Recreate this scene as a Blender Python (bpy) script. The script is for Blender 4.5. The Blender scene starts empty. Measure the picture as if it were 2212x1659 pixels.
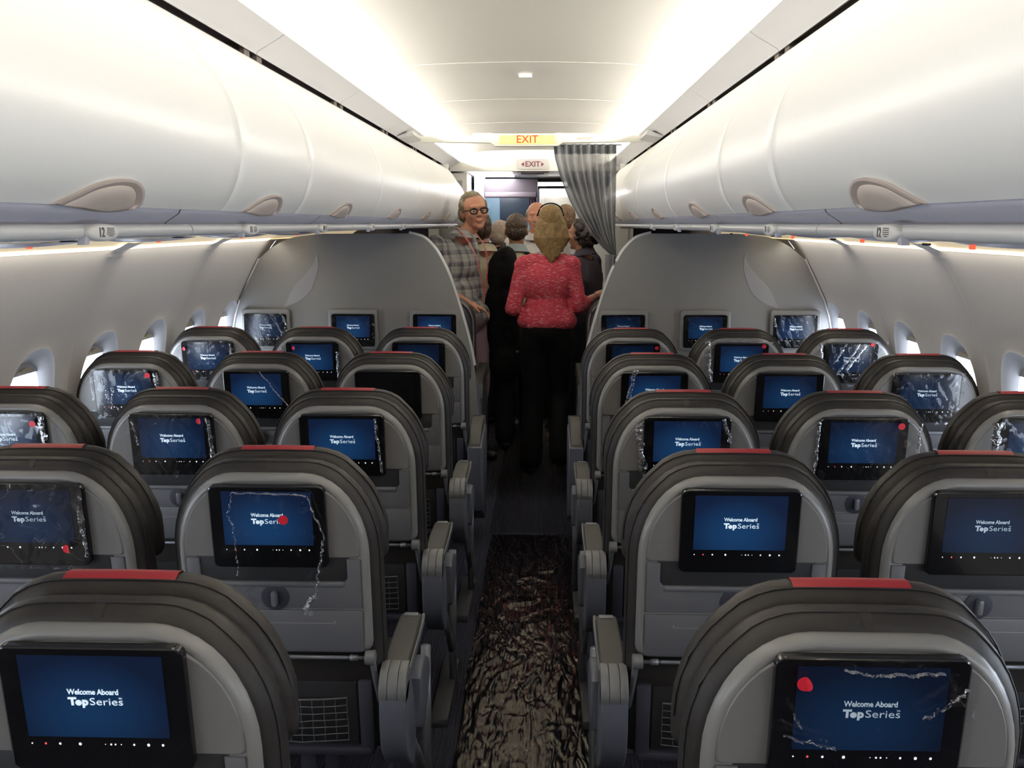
import bpy, bmesh, math, random
from mathutils import Vector, Matrix, noise
random.seed(7)
PI = math.pi
scene = bpy.context.scene
C = scene.collection

# ------------------------------------------------------------------ camera, world, exposure
CAMX, EYE = 0.085, 1.64            # the cabin's centre line is X = 0, forward is +Y
yaw = math.atan(69 / 2110)
pitch = math.atan(346.5 / 2110 * math.cos(yaw))
cam_d = bpy.data.cameras.new('camera')
cam = bpy.data.objects.new('camera', cam_d); C.objects.link(cam)
cam.location = (CAMX, 0, EYE)
cam.rotation_euler = (PI / 2 - pitch, 0, yaw)
cam_d.sensor_fit = 'HORIZONTAL'; cam_d.sensor_width = 36
cam_d.lens = 36 * 2110 / 2212
cam_d.clip_start = 0.02
scene.camera = cam
scene.view_settings.view_transform = 'Standard'
scene.view_settings.look = 'None'
scene.view_settings.gamma = 1
scene.view_settings.use_curve_mapping = False
scene.view_settings.exposure = 0.0
scene.cycles.use_denoising = True
scene.cycles.use_adaptive_sampling = True
scene.cycles.adaptive_threshold = 0.08
scene.cycles.max_bounces = 6
scene.cycles.diffuse_bounces = 4
scene.cycles.glossy_bounces = 3
scene.cycles.transparent_max_bounces = 8
scene.cycles.sample_clamp_indirect = 6
scene.cycles.caustics_reflective = False

W = bpy.data.worlds.new('world'); scene.world = W; W.use_nodes = True
bg = W.node_tree.nodes['Background']
bg.inputs[0].default_value = (0.76, 0.86, 1.0, 1)
bg.inputs[1].default_value = 13.0

CEIL_W, READ_W, GALLEY_W = 13.0, 1.5, 22.0

def area(name, loc, size, size_y, power, color, direction, cam_vis=True, portal=False):
    d = bpy.data.lights.new(name, 'AREA'); d.shape = 'RECTANGLE'
    d.size = size; d.size_y = size_y; d.energy = power; d.color = color
    if portal: d.cycles.is_portal = True
    o = bpy.data.objects.new(name, d); C.objects.link(o); o.location = loc
    v = Vector(direction).normalized()
    # local x along world Y
    z = -v; x = Vector((0, 1, 0)); x = (x - z * x.dot(z))
    if x.length < 1e-3: x = Vector((1, 0, 0))
    x.normalize(); y = z.cross(x)
    o.rotation_euler = Matrix((x, y, z)).transposed().to_euler()
    return o

SEAMS = [-2.98, -1.81, -0.64, 0.53, 1.70, 2.87, 4.04, 5.21, 6.38, 7.55, 8.72]
for i in range(len(SEAMS) - 1):
    y0, y1 = SEAMS[i], SEAMS[i + 1]
    for s in (-1, 1):
        area('ceiling_cove_lamp', (s * .712, (y0 + y1) / 2, 2.192), 1.12, .028, CEIL_W, (1.0, .955, .87), (-s * .93, 0, .37))
WALL_SEAMS = [-2.87, -1.78, -0.68, 0.41, 1.50, 2.59, 3.678, 4.77, 5.70]
for i in range(len(WALL_SEAMS) - 1):
    y0, y1 = WALL_SEAMS[i], WALL_SEAMS[i + 1]
    for s in (-1, 1):
        area('sidewall_lamp', (s * 1.497, (y0 + y1) / 2, 1.5535), y1 - y0 - .06, .014, READ_W, (1.0, .92, .78), (s * .1, 0, -1))
WIN_Y = [3.405 + .546 * k for k in range(-9, 5)]
for yw in WIN_Y:
    for s in (-1, 1):
        area('window_daylight', (s * 1.835, yw, .95), .27, .40, 1, (1, 1, 1), (-s, 0, .1), portal=True)
area('galley_ceiling_light', (-.40, 9.35, 2.085), .9, .40, GALLEY_W, (1, .97, .97), (0, 0, -1))
area('galley_tube_light', (.12, 9.62, 2.005), .05, .30, 5, (1, .97, .98), (0, -.5, -1))

# ------------------------------------------------------------------ materials
def mat(name, col, rough=.5, metal=0, emit=None, es=0, bump=None, spec=.5, noise_col=None, coat=0, sheen=0):
    """bump = (scale, strength, distance); noise_col = (other colour, scale, amount)"""
    m = bpy.data.materials.new(name); m.use_nodes = True
    nt = m.node_tree; b = nt.nodes['Principled BSDF']
    b.inputs['Base Color'].default_value = (*col, 1)
    b.inputs['Roughness'].default_value = rough
    b.inputs['Metallic'].default_value = metal
    b.inputs['Specular IOR Level'].default_value = spec
    b.inputs['Coat Weight'].default_value = coat
    b.inputs['Sheen Weight'].default_value = sheen
    if emit:
        b.inputs['Emission Color'].default_value = (*emit, 1); b.inputs['Emission Strength'].default_value = es
    tc = nt.nodes.new('ShaderNodeTexCoord')
    if bump:
        n = nt.nodes.new('ShaderNodeTexNoise'); n.inputs['Scale'].default_value = bump[0]; n.inputs['Detail'].default_value = 4
        nt.links.new(tc.outputs['Object'], n.inputs['Vector'])
        bp = nt.nodes.new('ShaderNodeBump'); bp.inputs['Strength'].default_value = bump[1]; bp.inputs['Distance'].default_value = bump[2]
        nt.links.new(n.outputs['Fac'], bp.inputs['Height']); nt.links.new(bp.outputs[0], b.inputs['Normal'])
    if noise_col:
        n = nt.nodes.new('ShaderNodeTexNoise'); n.inputs['Scale'].default_value = noise_col[1]; n.inputs['Detail'].default_value = 5
        nt.links.new(tc.outputs['Object'], n.inputs['Vector'])
        mx = nt.nodes.new('ShaderNodeMix'); mx.data_type = 'RGBA'
        r = nt.nodes.new('ShaderNodeMapRange'); r.inputs[1].default_value = .35; r.inputs[2].default_value = .65; r.inputs[4].default_value = noise_col[2]
        nt.links.new(n.outputs['Fac'], r.inputs[0]); nt.links.new(r.outputs[0], mx.inputs['Factor'])
        mx.inputs['A'].default_value = (*col, 1); mx.inputs['B'].default_value = (*noise_col[0], 1)
        nt.links.new(mx.outputs['Result'], b.inputs['Base Color'])
    return m

M = {}
M['ceiling'] = mat('ceiling_panel', (.58, .56, .51), .55)
M['strip'] = mat('ceiling_strip', (.52, .51, .50), .5)
M['gap'] = mat('dark_gap', (.11, .085, .07), .8)
M['bin'] = mat('bin_white', (.84, .83, .80), .32, bump=(120, .03, .002))
M['binseam'] = mat('bin_seam', (.42, .42, .40), .6)
M['handle'] = mat('bin_handle_taupe', (.50, .42, .375), .45)
M['handle_in'] = mat('bin_handle_inner', (.52, .445, .40), .4)
M['psu'] = mat('service_panel_grey', (.50, .50, .58), .35)
M['psud'] = mat('service_unit_dark', (.20, .20, .28), .3)
M['rail'] = mat('grab_rail_satin', (.60, .60, .60), .3)
M['plate'] = mat('row_plate', (.74, .73, .70), .45)
M['ink'] = mat('dark_ink', (.08, .07, .07), .6)
M['cove'] = mat('cove_painted_glow', (.80, .70, .52), .5, emit=(1, .80, .50), es=.45)  # emission stands in for lamplight falling on the cove band
M['wall'] = mat('sidewall_panel', (.82, .78, .74), .5, bump=(90, .04, .002))
M['reveal'] = mat('window_reveal', (.46, .45, .46), .45)
M['shade'] = mat('window_shade', (.55, .55, .60), .5)
M['shade_tab'] = mat('shade_handle', (.72, .62, .45), .4)
M['floor'] = mat('floor_carpet', (.006, .006, .014), .95, noise_col=((.013, .012, .026), 60, .7))
M['bulk'] = mat('bulkhead_laminate', (.235, .225, .22), .42, bump=(260, .06, .001), noise_col=((.195, .188, .186), 240, .8))
M['bulkedge'] = mat('bulkhead_edge', (.72, .71, .70), .3, metal=.3)
M['bulklow'] = mat('bulkhead_lower', (.09, .09, .11), .6)
M['petal_sheen'] = mat('bulkhead_reflection', (.31, .30, .30), .28)
M['leather'] = mat('seat_leather', (.025, .0215, .0195), .52, bump=(14, .35, .012), noise_col=((.016, .014, .0135), 9, .6), spec=.35)
M['leather2'] = mat('headrest_leather', (.030, .0255, .0225), .50, bump=(11, .4, .014), noise_col=((.018, .016, .0145), 8, .6), spec=.35)
M['piping'] = mat('leather_piping', (.012, .010, .009), .5)
M['red'] = mat('red_leather_patch', (.31, .010, .016), .45)
M['shell'] = mat('seat_shell', (.175, .168, .164), .42, bump=(500, .08, .0005))
M['shellrim'] = mat('seat_shell_rim', (.21, .205, .20), .32)
M['tray'] = mat('tray_table_plastic', (.125, .125, .135), .42, bump=(500, .08, .0005))
M['recess'] = mat('stowage_recess', (.02, .02, .022), .6)
M['base'] = mat('seat_base_plastic', (.035, .035, .05), .6)
M['metal'] = mat('light_metal', (.20, .205, .225), .35, metal=.4)
M['armcap'] = mat('armrest_cap', (.135, .135, .135), .38)
M['armside'] = mat('armrest_side', (.105, .110, .135), .45)
M['pad'] = mat('armrest_pad', (.034, .032, .027), .5)
M['black'] = mat('bezel_black', (.006, .006, .007), .12, coat=.3)
M['off'] = mat('screen_off', (.008, .008, .009), .1)
M['net'] = mat('pocket_net', (.09, .09, .09), .7)
M['netback'] = mat('pocket_dark', (.012, .012, .014), .8)
M['icon'] = mat('icon_white', (.8, .8, .8), .5, emit=(.8, .85, .9), es=.9)
M['iconr'] = mat('icon_red', (.8, .1, .1), .5, emit=(.9, .1, .1), es=.9)
M['text'] = mat('screen_text', (.8, .85, .9), .5, emit=(.62, .80, .95), es=.62)
M['text_dim'] = mat('screen_text_dim', (.5, .55, .6), .5, emit=(.40, .52, .62), es=.30)
M['sticker'] = mat('red_sticker', (.70, .02, .04), .4)
M['stickback'] = mat('sticker_backing', (.8, .8, .78), .5)
M['exity'] = mat('exit_yellow', (.68, .70, .22), .5, emit=(.8, .82, .25), es=.25)
M['exitr'] = mat('exit_red', (.55, .05, .02), .5)
M['exitd'] = mat('exit_dark', (.12, .015, .02), .5)
M['exitbox'] = mat('exit_box_white', (.70, .69, .60), .45)
M['psured'] = mat('sign_red_lit', (.8, .1, .05), .5, emit=(1, .12, .05), es=.9)
M['galwhite'] = mat('galley_white', (.72, .70, .70), .5)
M['galcream'] = mat('galley_cream', (.68, .66, .60), .5)
M['galgrey'] = mat('galley_grey', (.30, .29, .28), .5)
M['galmauve'] = mat('galley_mauve', (.10, .085, .105), .6)
M['galblue'] = mat('galley_blue', (.09, .17, .24), .5)
M['galdark'] = mat('galley_dark', (.015, .03, .05), .4)
M['mauve_cl'] = mat('mauve_curtain', (.12, .07, .11), .8)
M['threshold'] = mat('floor_strip', (.30, .28, .33), .4)
M['lamp_lens'] = mat('lamp_lens', (.9, .9, .9), .4, emit=(1, .98, .98), es=2.2)
M['cove_lens'] = mat('cove_lens', (.9, .85, .7), .4, emit=(1, .90, .66), es=2.6)
M['emer'] = mat('small_lamp', (.8, .8, .8), .4, emit=(1, 1, .95), es=.5)

def screen_mat(name, bright):
    m = bpy.data.materials.new(name); m.use_nodes = True; nt = m.node_tree; b = nt.nodes['Principled BSDF']
    b.inputs['Base Color'].default_value = (.005, .006, .01, 1); b.inputs['Roughness'].default_value = .15
    tc = nt.nodes.new('ShaderNodeTexCoord'); mp = nt.nodes.new('ShaderNodeMapping')
    mp.inputs['Location'].default_value = (0, 0, 0)
    mp.inputs['Location'].default_value = (-.46 * 1.5, -.5, -.30 * 1.25); mp.inputs['Scale'].default_value = (1.5, 1, 1.25)
    nt.links.new(tc.outputs['Generated'], mp.inputs['Vector'])
    ln = nt.nodes.new('ShaderNodeVectorMath'); ln.operation = 'LENGTH'; nt.links.new(mp.outputs[0], ln.inputs[0])
    cr = nt.nodes.new('ShaderNodeValToRGB'); e = cr.color_ramp.elements
    e[0].position = 0; e[0].color = (.012, .085, .22, 1); e[1].position = 1.0; e[1].color = (.003, .010, .035, 1)
    k = e.new(.5); k.color = (.006, .038, .115, 1)
    nt.links.new(ln.outputs['Value'], cr.inputs[0]); nt.links.new(cr.outputs[0], b.inputs['Emission Color'])
    b.inputs['Emission Strength'].default_value = bright
    return m
M['screen'] = screen_mat('screen_blue', 1.0)
M['screen_dim'] = screen_mat('screen_blue_dim', .42)
M['screen_mid'] = screen_mat('screen_blue_mid', .72)

def film_mat(name, base_fac, rough, tint, scale, strength, col=(.9, .9, .92), stretch=(1, 1, 1), dist=.01, crease=.5, thin=.02, crough=.3):
    """clear sheet: mostly see-through, mirror-like by Fresnel, with thin whitish creases"""
    m = bpy.data.materials.new(name); m.use_nodes = True; nt = m.node_tree; nt.nodes.clear(); N = nt.nodes.new; Lk = nt.links.new
    out = N('ShaderNodeOutputMaterial'); mx = N('ShaderNodeMixShader')
    tr = N('ShaderNodeBsdfTransparent'); tr.inputs[0].default_value = (*tint, 1)
    gl = N('ShaderNodeBsdfGlossy'); gl.inputs['Roughness'].default_value = rough; gl.inputs['Color'].default_value = (*col, 1)
    tc = N('ShaderNodeTexCoord'); mp = N('ShaderNodeMapping'); mp.inputs['Scale'].default_value = stretch
    Lk(tc.outputs['Object'], mp.inputs[0])
    n = N('ShaderNodeTexNoise'); n.inputs['Scale'].default_value = scale; n.inputs['Detail'].default_value = 1.5; n.inputs['Distortion'].default_value = .8
    Lk(mp.outputs[0], n.inputs['Vector'])
    s_ = N('ShaderNodeMath'); s_.operation = 'SUBTRACT'; s_.inputs[1].default_value = .5; Lk(n.outputs['Fac'], s_.inputs[0])
    a = N('ShaderNodeMath'); a.operation = 'ABSOLUTE'; Lk(s_.outputs[0], a.inputs[0])
    bp = N('ShaderNodeBump'); bp.inputs['Strength'].default_value = strength; bp.inputs['Distance'].default_value = dist
    Lk(a.outputs[0], bp.inputs['Height']); Lk(bp.outputs[0], gl.inputs['Normal'])
    # creases: where the ridge is sharp, patchy along its length
    r = N('ShaderNodeMapRange'); r.inputs[1].default_value = 0; r.inputs[2].default_value = thin; r.inputs[3].default_value = crease; r.inputs[4].default_value = 0
    Lk(a.outputs[0], r.inputs[0])
    n2 = N('ShaderNodeTexNoise'); n2.inputs['Scale'].default_value = scale * .6; Lk(mp.outputs[0], n2.inputs['Vector'])
    r2 = N('ShaderNodeMapRange'); r2.inputs[1].default_value = .48; r2.inputs[2].default_value = .68; Lk(n2.outputs['Fac'], r2.inputs[0])
    mu = N('ShaderNodeMath'); mu.operation = 'MULTIPLY'; Lk(r.outputs[0], mu.inputs[0]); Lk(r2.outputs[0], mu.inputs[1])
    lw = N('ShaderNodeLayerWeight'); fr = N('ShaderNodeMath'); fr.operation = 'POWER'; fr.inputs[1].default_value = 4; Lk(lw.outputs['Facing'], fr.inputs[0])
    ad = N('ShaderNodeMath'); ad.operation = 'ADD'; ad.use_clamp = True; ad.inputs[1].default_value = base_fac
    Lk(fr.outputs[0], ad.inputs[0])
    ad2 = N('ShaderNodeMath'); ad2.operation = 'ADD'; ad2.use_clamp = True; Lk(ad.outputs[0], ad2.inputs[0]); Lk(mu.outputs[0], ad2.inputs[1])
    Lk(ad2.outputs[0], mx.inputs[0])
    Lk(tr.outputs[0], mx.inputs[1]); Lk(gl.outputs[0], mx.inputs[2]); Lk(mx.outputs[0], out.inputs[0])
    return m
M['film'] = film_mat('clear_film', .02, .12, (.97, .97, .97), 16, .5, crease=.35, thin=.012)
M['film_edge'] = film_mat('clear_film_edge', .28, .14, (.95, .95, .95), 60, .8, crease=.5, thin=.03)
M['runner'] = film_mat('floor_film', .17, .17, (.55, .53, .52), 9, .6, col=(.42, .385, .34), stretch=(2.6, .8, 1), dist=.02, crease=.3, thin=.02)
M['runner2'] = film_mat('floor_film_thin', .015, .25, (.85, .85, .85), 6, .5, col=(.5, .45, .42), stretch=(2.0, .6, 1), dist=.02, crease=.12, thin=.01)
M['pane'] = film_mat('window_pane', .0, .05, (.98, .99, 1), 2, 0, crease=0)

def carpet():
    m = M['floor']; nt = m.node_tree; b = nt.nodes['Principled BSDF']
    tc = nt.nodes.new('ShaderNodeTexCoord'); w = nt.nodes.new('ShaderNodeTexWave'); w.wave_type = 'BANDS'; w.bands_direction = 'X'
    w.inputs['Scale'].default_value = 26; w.inputs['Distortion'].default_value = .6
    nt.links.new(tc.outputs['Object'], w.inputs['Vector'])
    bp = nt.nodes.new('ShaderNodeBump'); bp.inputs['Strength'].default_value = .8; bp.inputs['Distance'].default_value = .006
    nt.links.new(w.outputs['Fac'], bp.inputs['Height']); nt.links.new(bp.outputs[0], b.inputs['Normal'])
carpet()

def skin_mat(name, col):
    m = mat(name, col, .5, bump=(60, .1, .002), noise_col=(tuple(min(1, c * k) for c, k in zip(col, (.95, .75, .7))), 14, .5))
    m.node_tree.nodes['Principled BSDF'].inputs['Subsurface Weight'].default_value = .08
    m.node_tree.nodes['Principled BSDF'].inputs['Subsurface Radius'].default_value = (.01, .004, .002)
    return m
def cloth(name, col, col2=None, amt=.4): return mat(name, col, .85, bump=(16, .5, .02), noise_col=(col2 or tuple(c * .8 for c in col), 6, amt), spec=.2)
def stripe_mat(name, base, lines, kind):
    m = bpy.data.materials.new(name); m.use_nodes = True; nt = m.node_tree; b = nt.nodes['Principled BSDF']; b.inputs['Roughness'].default_value = .85
    tc = nt.nodes.new('ShaderNodeTexCoord')
    last = None
    if kind == 'plaid':
        fac = None
        for dirn, sc, dist in (('X', 4.0, .8), ('Z', 4.0, .8), ('Z', 12.3, .6), ('X', 12.3, .6)):
            w = nt.nodes.new('ShaderNodeTexWave'); w.bands_direction = dirn; w.inputs['Scale'].default_value = sc; w.inputs['Distortion'].default_value = dist
            nt.links.new(tc.outputs['Object'], w.inputs['Vector'])
            r = nt.nodes.new('ShaderNodeMapRange'); r.inputs[1].default_value = .62; r.inputs[2].default_value = .85; r.inputs[4].default_value = .5 if sc < 5 else .16
            nt.links.new(w.outputs['Fac'], r.inputs[0])
            if fac is None: fac = r.outputs[0]
            else:
                ad = nt.nodes.new('ShaderNodeMath'); ad.operation = 'ADD'; ad.use_clamp = True
                nt.links.new(fac, ad.inputs[0]); nt.links.new(r.outputs[0], ad.inputs[1]); fac = ad.outputs[0]
    else:
        mp = nt.nodes.new('ShaderNodeMapping'); mp.inputs['Scale'].default_value = (16, 16, 95)
        nt.links.new(tc.outputs['Object'], mp.inputs[0])
        n = nt.nodes.new('ShaderNodeTexNoise'); n.inputs['Scale'].default_value = 2.2; n.inputs['Detail'].default_value = 2
        nt.links.new(mp.outputs[0], n.inputs['Vector'])
        r = nt.nodes.new('ShaderNodeMapRange'); r.inputs[1].default_value = .55; r.inputs[2].default_value = .66; r.inputs[4].default_value = .75
        nt.links.new(n.outputs['Fac'], r.inputs[0]); fac = r.outputs[0]
    mx = nt.nodes.new('ShaderNodeMix'); mx.data_type = 'RGBA'; mx.inputs['A'].default_value = (*base, 1); mx.inputs['B'].default_value = (*lines, 1)
    nt.links.new(fac, mx.inputs['Factor']); nt.links.new(mx.outputs['Result'], b.inputs['Base Color'])
    n2 = nt.nodes.new('ShaderNodeTexNoise'); n2.inputs['Scale'].default_value = 13; nt.links.new(tc.outputs['Object'], n2.inputs['Vector'])
    bp = nt.nodes.new('ShaderNodeBump'); bp.inputs['Strength'].default_value = .6; bp.inputs['Distance'].default_value = .02
    nt.links.new(n2.outputs['Fac'], bp.inputs['Height']); nt.links.new(bp.outputs[0], b.inputs['Normal'])
    return m

def curtain_mat():
    m = mat('grey_curtain_cloth', (.26, .26, .28), .8, bump=(40, .2, .005)); nt = m.node_tree; b = nt.nodes['Principled BSDF']
    b.inputs['Alpha'].default_value = .90
    b.inputs['Transmission Weight'].default_value = 0
    return m
M['curtain'] = curtain_mat()
M['curtain_head'] = mat('curtain_heading', (.20, .21, .22), .8)

# ------------------------------------------------------------------ mesh helpers
def link(name, me, m=None, parent=None, smooth=True, loc=None, rot=None):
    o = bpy.data.objects.new(name, me); C.objects.link(o)
    if m is not None:
        for mm in (m if isinstance(m, (list, tuple)) else [m]): me.materials.append(mm)
    if smooth:
        me.polygons.foreach_set('use_smooth', [True] * len(me.polygons))
    if parent: o.parent = parent
    if loc: o.location = loc
    if rot: o.rotation_euler = rot
    return o

def frombm(name, bm, m=None, parent=None, smooth=True, sharp=35, **k):
    bmesh.ops.recalc_face_normals(bm, faces=bm.faces)
    if smooth and sharp:
        lim = math.radians(sharp)
        for e in bm.edges:
            if len(e.link_faces) == 2 and e.calc_face_angle(0) > lim: e.smooth = False
    me = bpy.data.meshes.new(name); bm.to_mesh(me); bm.free()
    return link(name, me, m, parent, smooth, **k)

def empty(name, loc=(0, 0, 0), rz=0):
    o = bpy.data.objects.new(name, None); C.objects.link(o); o.location = loc; o.rotation_euler = (0, 0, rz)
    o.empty_display_size = .1
    return o
def tag(o, label, cat, group=None):
    o['label'] = label; o['category'] = cat
    if group: o['group'] = group
    return o
def struct(o): o['kind'] = 'structure'; return o

def box(bm, x0, x1, y0, y1, z0, z1, bev=0, seg=2, sy=0):
    vs = [bm.verts.new((x, y + sy * 0, z)) for x in (x0, x1) for y in (y0, y1) for z in (z0, z1)]
    idx = [(0, 1, 3, 2), (4, 6, 7, 5), (0, 4, 5, 1), (2, 3, 7, 6), (0, 2, 6, 4), (1, 5, 7, 3)]
    fs = [bm.faces.new([vs[i] for i in f]) for f in idx]
    if bev > 0:
        es = list({e for f in fs for e in f.edges})
        bmesh.ops.bevel(bm, geom=es, offset=bev, segments=seg, profile=.5, affect='EDGES', clamp_overlap=True)

def rings(bm, loops, closed=True, cap0=False, cap1=False, matidx=0):
    """loops: list of equally long lists of points; returns vert grid"""
    g = [[bm.verts.new(p) for p in lp] for lp in loops]
    n = len(g[0])
    for a, b in zip(g[:-1], g[1:]):
        for i in range(n if closed else n - 1):
            j = (i + 1) % n
            f = bm.faces.new((a[i], a[j], b[j], b[i])); f.material_index = matidx
    if cap0: bm.faces.new(g[0][::-1]).material_index = matidx
    if cap1: bm.faces.new(g[-1]).material_index = matidx
    return g

def tube(bm, pts, r, n=10, caps=True):
    pts = [Vector(p) for p in pts]
    rs = r if isinstance(r, (list, tuple)) else [r] * len(pts)
    loops = []
    for i, p in enumerate(pts):
        d = (pts[min(i + 1, len(pts) - 1)] - pts[max(i - 1, 0)]).normalized()
        up = Vector((0, 0, 1)) if abs(d.z) < .9 else Vector((1, 0, 0))
        a = d.cross(up).normalized(); b = d.cross(a)
        loops.append([p + (a * math.cos(t) + b * math.sin(t)) * rs[i] for t in [2 * PI * k / n for k in range(n)]])
    rings(bm, loops, True, caps, caps)

def prism_x(bm, prof, x0, x1, bev=0):
    """profile of (y,z) extruded from x0 to x1"""
    a = [bm.verts.new((x0, y, z)) for y, z in prof]; b = [bm.verts.new((x1, y, z)) for y, z in prof]
    fs = [bm.faces.new(a[::-1]), bm.faces.new(b)]; n = len(prof)
    for i in range(n): fs.append(bm.faces.new((a[i], a[(i + 1) % n], b[(i + 1) % n], b[i])))
    if bev:
        bmesh.ops.recalc_face_normals(bm, faces=fs)
        es = [e for e in set(fs[0].edges) | set(fs[1].edges)]
        bmesh.ops.bevel(bm, geom=es, offset=bev, segments=3, profile=.5, affect='EDGES', clamp_overlap=True)

def prism_y(bm, prof, y0, y1, bev=0):
    a = [bm.verts.new((x, y0, z)) for x, z in prof]; b = [bm.verts.new((x, y1, z)) for x, z in prof]
    fs = [bm.faces.new(a[::-1]), bm.faces.new(b)]; n = len(prof)
    for i in range(n): fs.append(bm.faces.new((a[i], a[(i + 1) % n], b[(i + 1) % n], b[i])))
    if bev:
        bmesh.ops.recalc_face_normals(bm, faces=fs)
        es = [e for e in set(fs[0].edges) | set(fs[1].edges)]
        bmesh.ops.bevel(bm, geom=es, offset=bev, segments=2, profile=.5, affect='EDGES', clamp_overlap=True)

def rrect(w, h, r, n=6, cx=0, cz=0):
    pts = []
    for qx, qz, a0 in ((1, 1, 0), (-1, 1, 90), (-1, -1, 180), (1, -1, 270)):
        for k in range(n + 1):
            a = math.radians(a0 + 90 * k / n)
            pts.append((cx + qx * (w / 2 - r) + r * math.cos(a), cz + qz * (h / 2 - r) + r * math.sin(a)))
    return pts

def smooth_curve(pts, n=6):
    """Catmull-Rom through 2D/3D points"""
    P = [Vector(p) for p in pts]; out = []
    for i in range(len(P) - 1):
        p0 = P[max(i - 1, 0)]; p1 = P[i]; p2 = P[i + 1]; p3 = P[min(i + 2, len(P) - 1)]
        for k in range(n):
            t = k / n
            out.append(.5 * ((2 * p1) + (p2 - p0) * t + (2 * p0 - 5 * p1 + 4 * p2 - p3) * t * t + (3 * p1 - p0 - 3 * p2 + p3) * t ** 3))
    out.append(P[-1]); return out

_dg = None
def text_mesh(name, s, size, offset=0, space=1, sx=1, extr=.0004, font_align='CENTER'):
    cu = bpy.data.curves.new(name, 'FONT'); cu.body = s; cu.size = size; cu.offset = offset; cu.space_character = space
    cu.align_x = font_align; cu.align_y = 'CENTER'; cu.extrude = extr; cu.resolution_u = 3
    o = bpy.data.objects.new(name, cu); C.objects.link(o)
    me = bpy.data.meshes.new_from_object(o.evaluated_get(bpy.context.evaluated_depsgraph_get()))
    bpy.data.objects.remove(o); bpy.data.curves.remove(cu)
    # stand it upright facing -Y
    me.transform(Matrix.Rotation(PI / 2, 4, 'X') @ Matrix.Diagonal((sx, 1, 1, 1)))
    return me
def join_meshes(name, items):
    bm = bmesh.new()
    for me, mtx in items:
        k = me.copy(); k.transform(mtx); bm.from_mesh(k); bpy.data.meshes.remove(k)
    me = bpy.data.meshes.new(name); bm.to_mesh(me); bm.free(); return me
T = Matrix.Translation

# ------------------------------------------------------------------ cabin shell
BIN_PROF = smooth_curve([(.735, 2.095), (.680, 2.055), (.628, 1.98), (.585, 1.92), (.562, 1.86), (.555, 1.80), (.563, 1.745), (.581, 1.70), (.606, 1.667)], 5)
CEIL_PROF = smooth_curve([(.737, 2.165), (.734, 2.205), (.705, 2.226), (.645, 2.242), (.56, 2.253), (.40, 2.266), (.2, 2.273), (0, 2.276)], 5)
WALL_PROF = [(1.515, 1.549), (1.565, 1.485), (1.615, 1.40), (1.665, 1.30), (1.710, 1.21), (1.745, 1.10), (1.770, .98), (1.782, .86), (1.782, .74), (1.775, .60), (1.755, .42), (1.72, .2), (1.68, 0)]
WP = smooth_curve(WALL_PROF, 6)
def panex(z): return 1.806 - .12 * (z - .95)
def wallx(z):
    for a, b in zip(WP[:-1], WP[1:]):
        if b.y <= z <= a.y:
            t = (z - b.y) / max(1e-6, a.y - b.y); return b.x + (a.x - b.x) * t
    return WP[0].x if z > WP[0].y else WP[-1].x
YB, YF = -3.0, 8.72

# floor
bm = bmesh.new(); box(bm, -1.9, 1.9, YB, 11.2, -.06, 0)
struct(frombm('floor', bm, M['floor'], smooth=False))
bm = bmesh.new(); box(bm, -.30, .30, 7.95, 8.0, 0, .004)
struct(frombm('trim_1', bm, M['threshold'], smooth=False))

# ceiling: arched panels with a thin raised seam between them
bm = bmesh.new()
full = [Vector((-p.x, p.y)) for p in CEIL_PROF] + [p.copy() for p in reversed(CEIL_PROF[:-1])]
for y0, y1 in zip(SEAMS[:-1], SEAMS[1:]):
    ys = [(y0, .014), (y0 + .005, .014), (y0 + .007, 0), (y0 + .02, 0), (y1 - .02, 0), (y1 - .007, 0), (y1 - .005, .014), (y1, .014)]
    rings(bm, [[(p.x, y, p.y + dz) for p in full] for y, dz in ys], closed=False)
struct(frombm('ceiling', bm, M['ceiling'], sharp=60))
for s, nm in ((-1, 'trim_2'), (1, 'trim_3')):      # angled strip between the lamp trough and the gap above the bins
    bm = bmesh.new()
    pr = [(.737, 2.160), (.700, 2.158), (.664, 2.170), (.656, 2.178), (.655, 2.170), (.672, 2.158), (.732, 2.124), (.738, 2.116), (.745, 2.118), (.748, 2.130), (.737, 2.160)]
    for y0, y1 in zip(SEAMS[:-1], SEAMS[1:]):
        rings(bm, [[(s * x, y, z) for x, z in pr] for y in (y0 + .0015, y1 - .0015)], closed=False)
    struct(frombm(nm, bm, M['strip'], sharp=30))
for s, nm in ((-1, 'trim_4'), (1, 'trim_5')):      # dark cavity above the bins with little brackets
    bm = bmesh.new()
    rings(bm, [[(s * x, y, z) for x, z in [(.742, 2.130), (.80, 2.135), (.80, 2.06), (.742, 2.088)]] for y in (YB, YF)], closed=False)
    for y in SEAMS[3:]:
        for d in (-.09, .03):
            box(bm, min(s * .745, s * .758), max(s * .745, s * .758), y + d, y + d + .05, 2.09, 2.128)
    struct(frombm(nm, bm, M['gap'], sharp=30))

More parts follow.
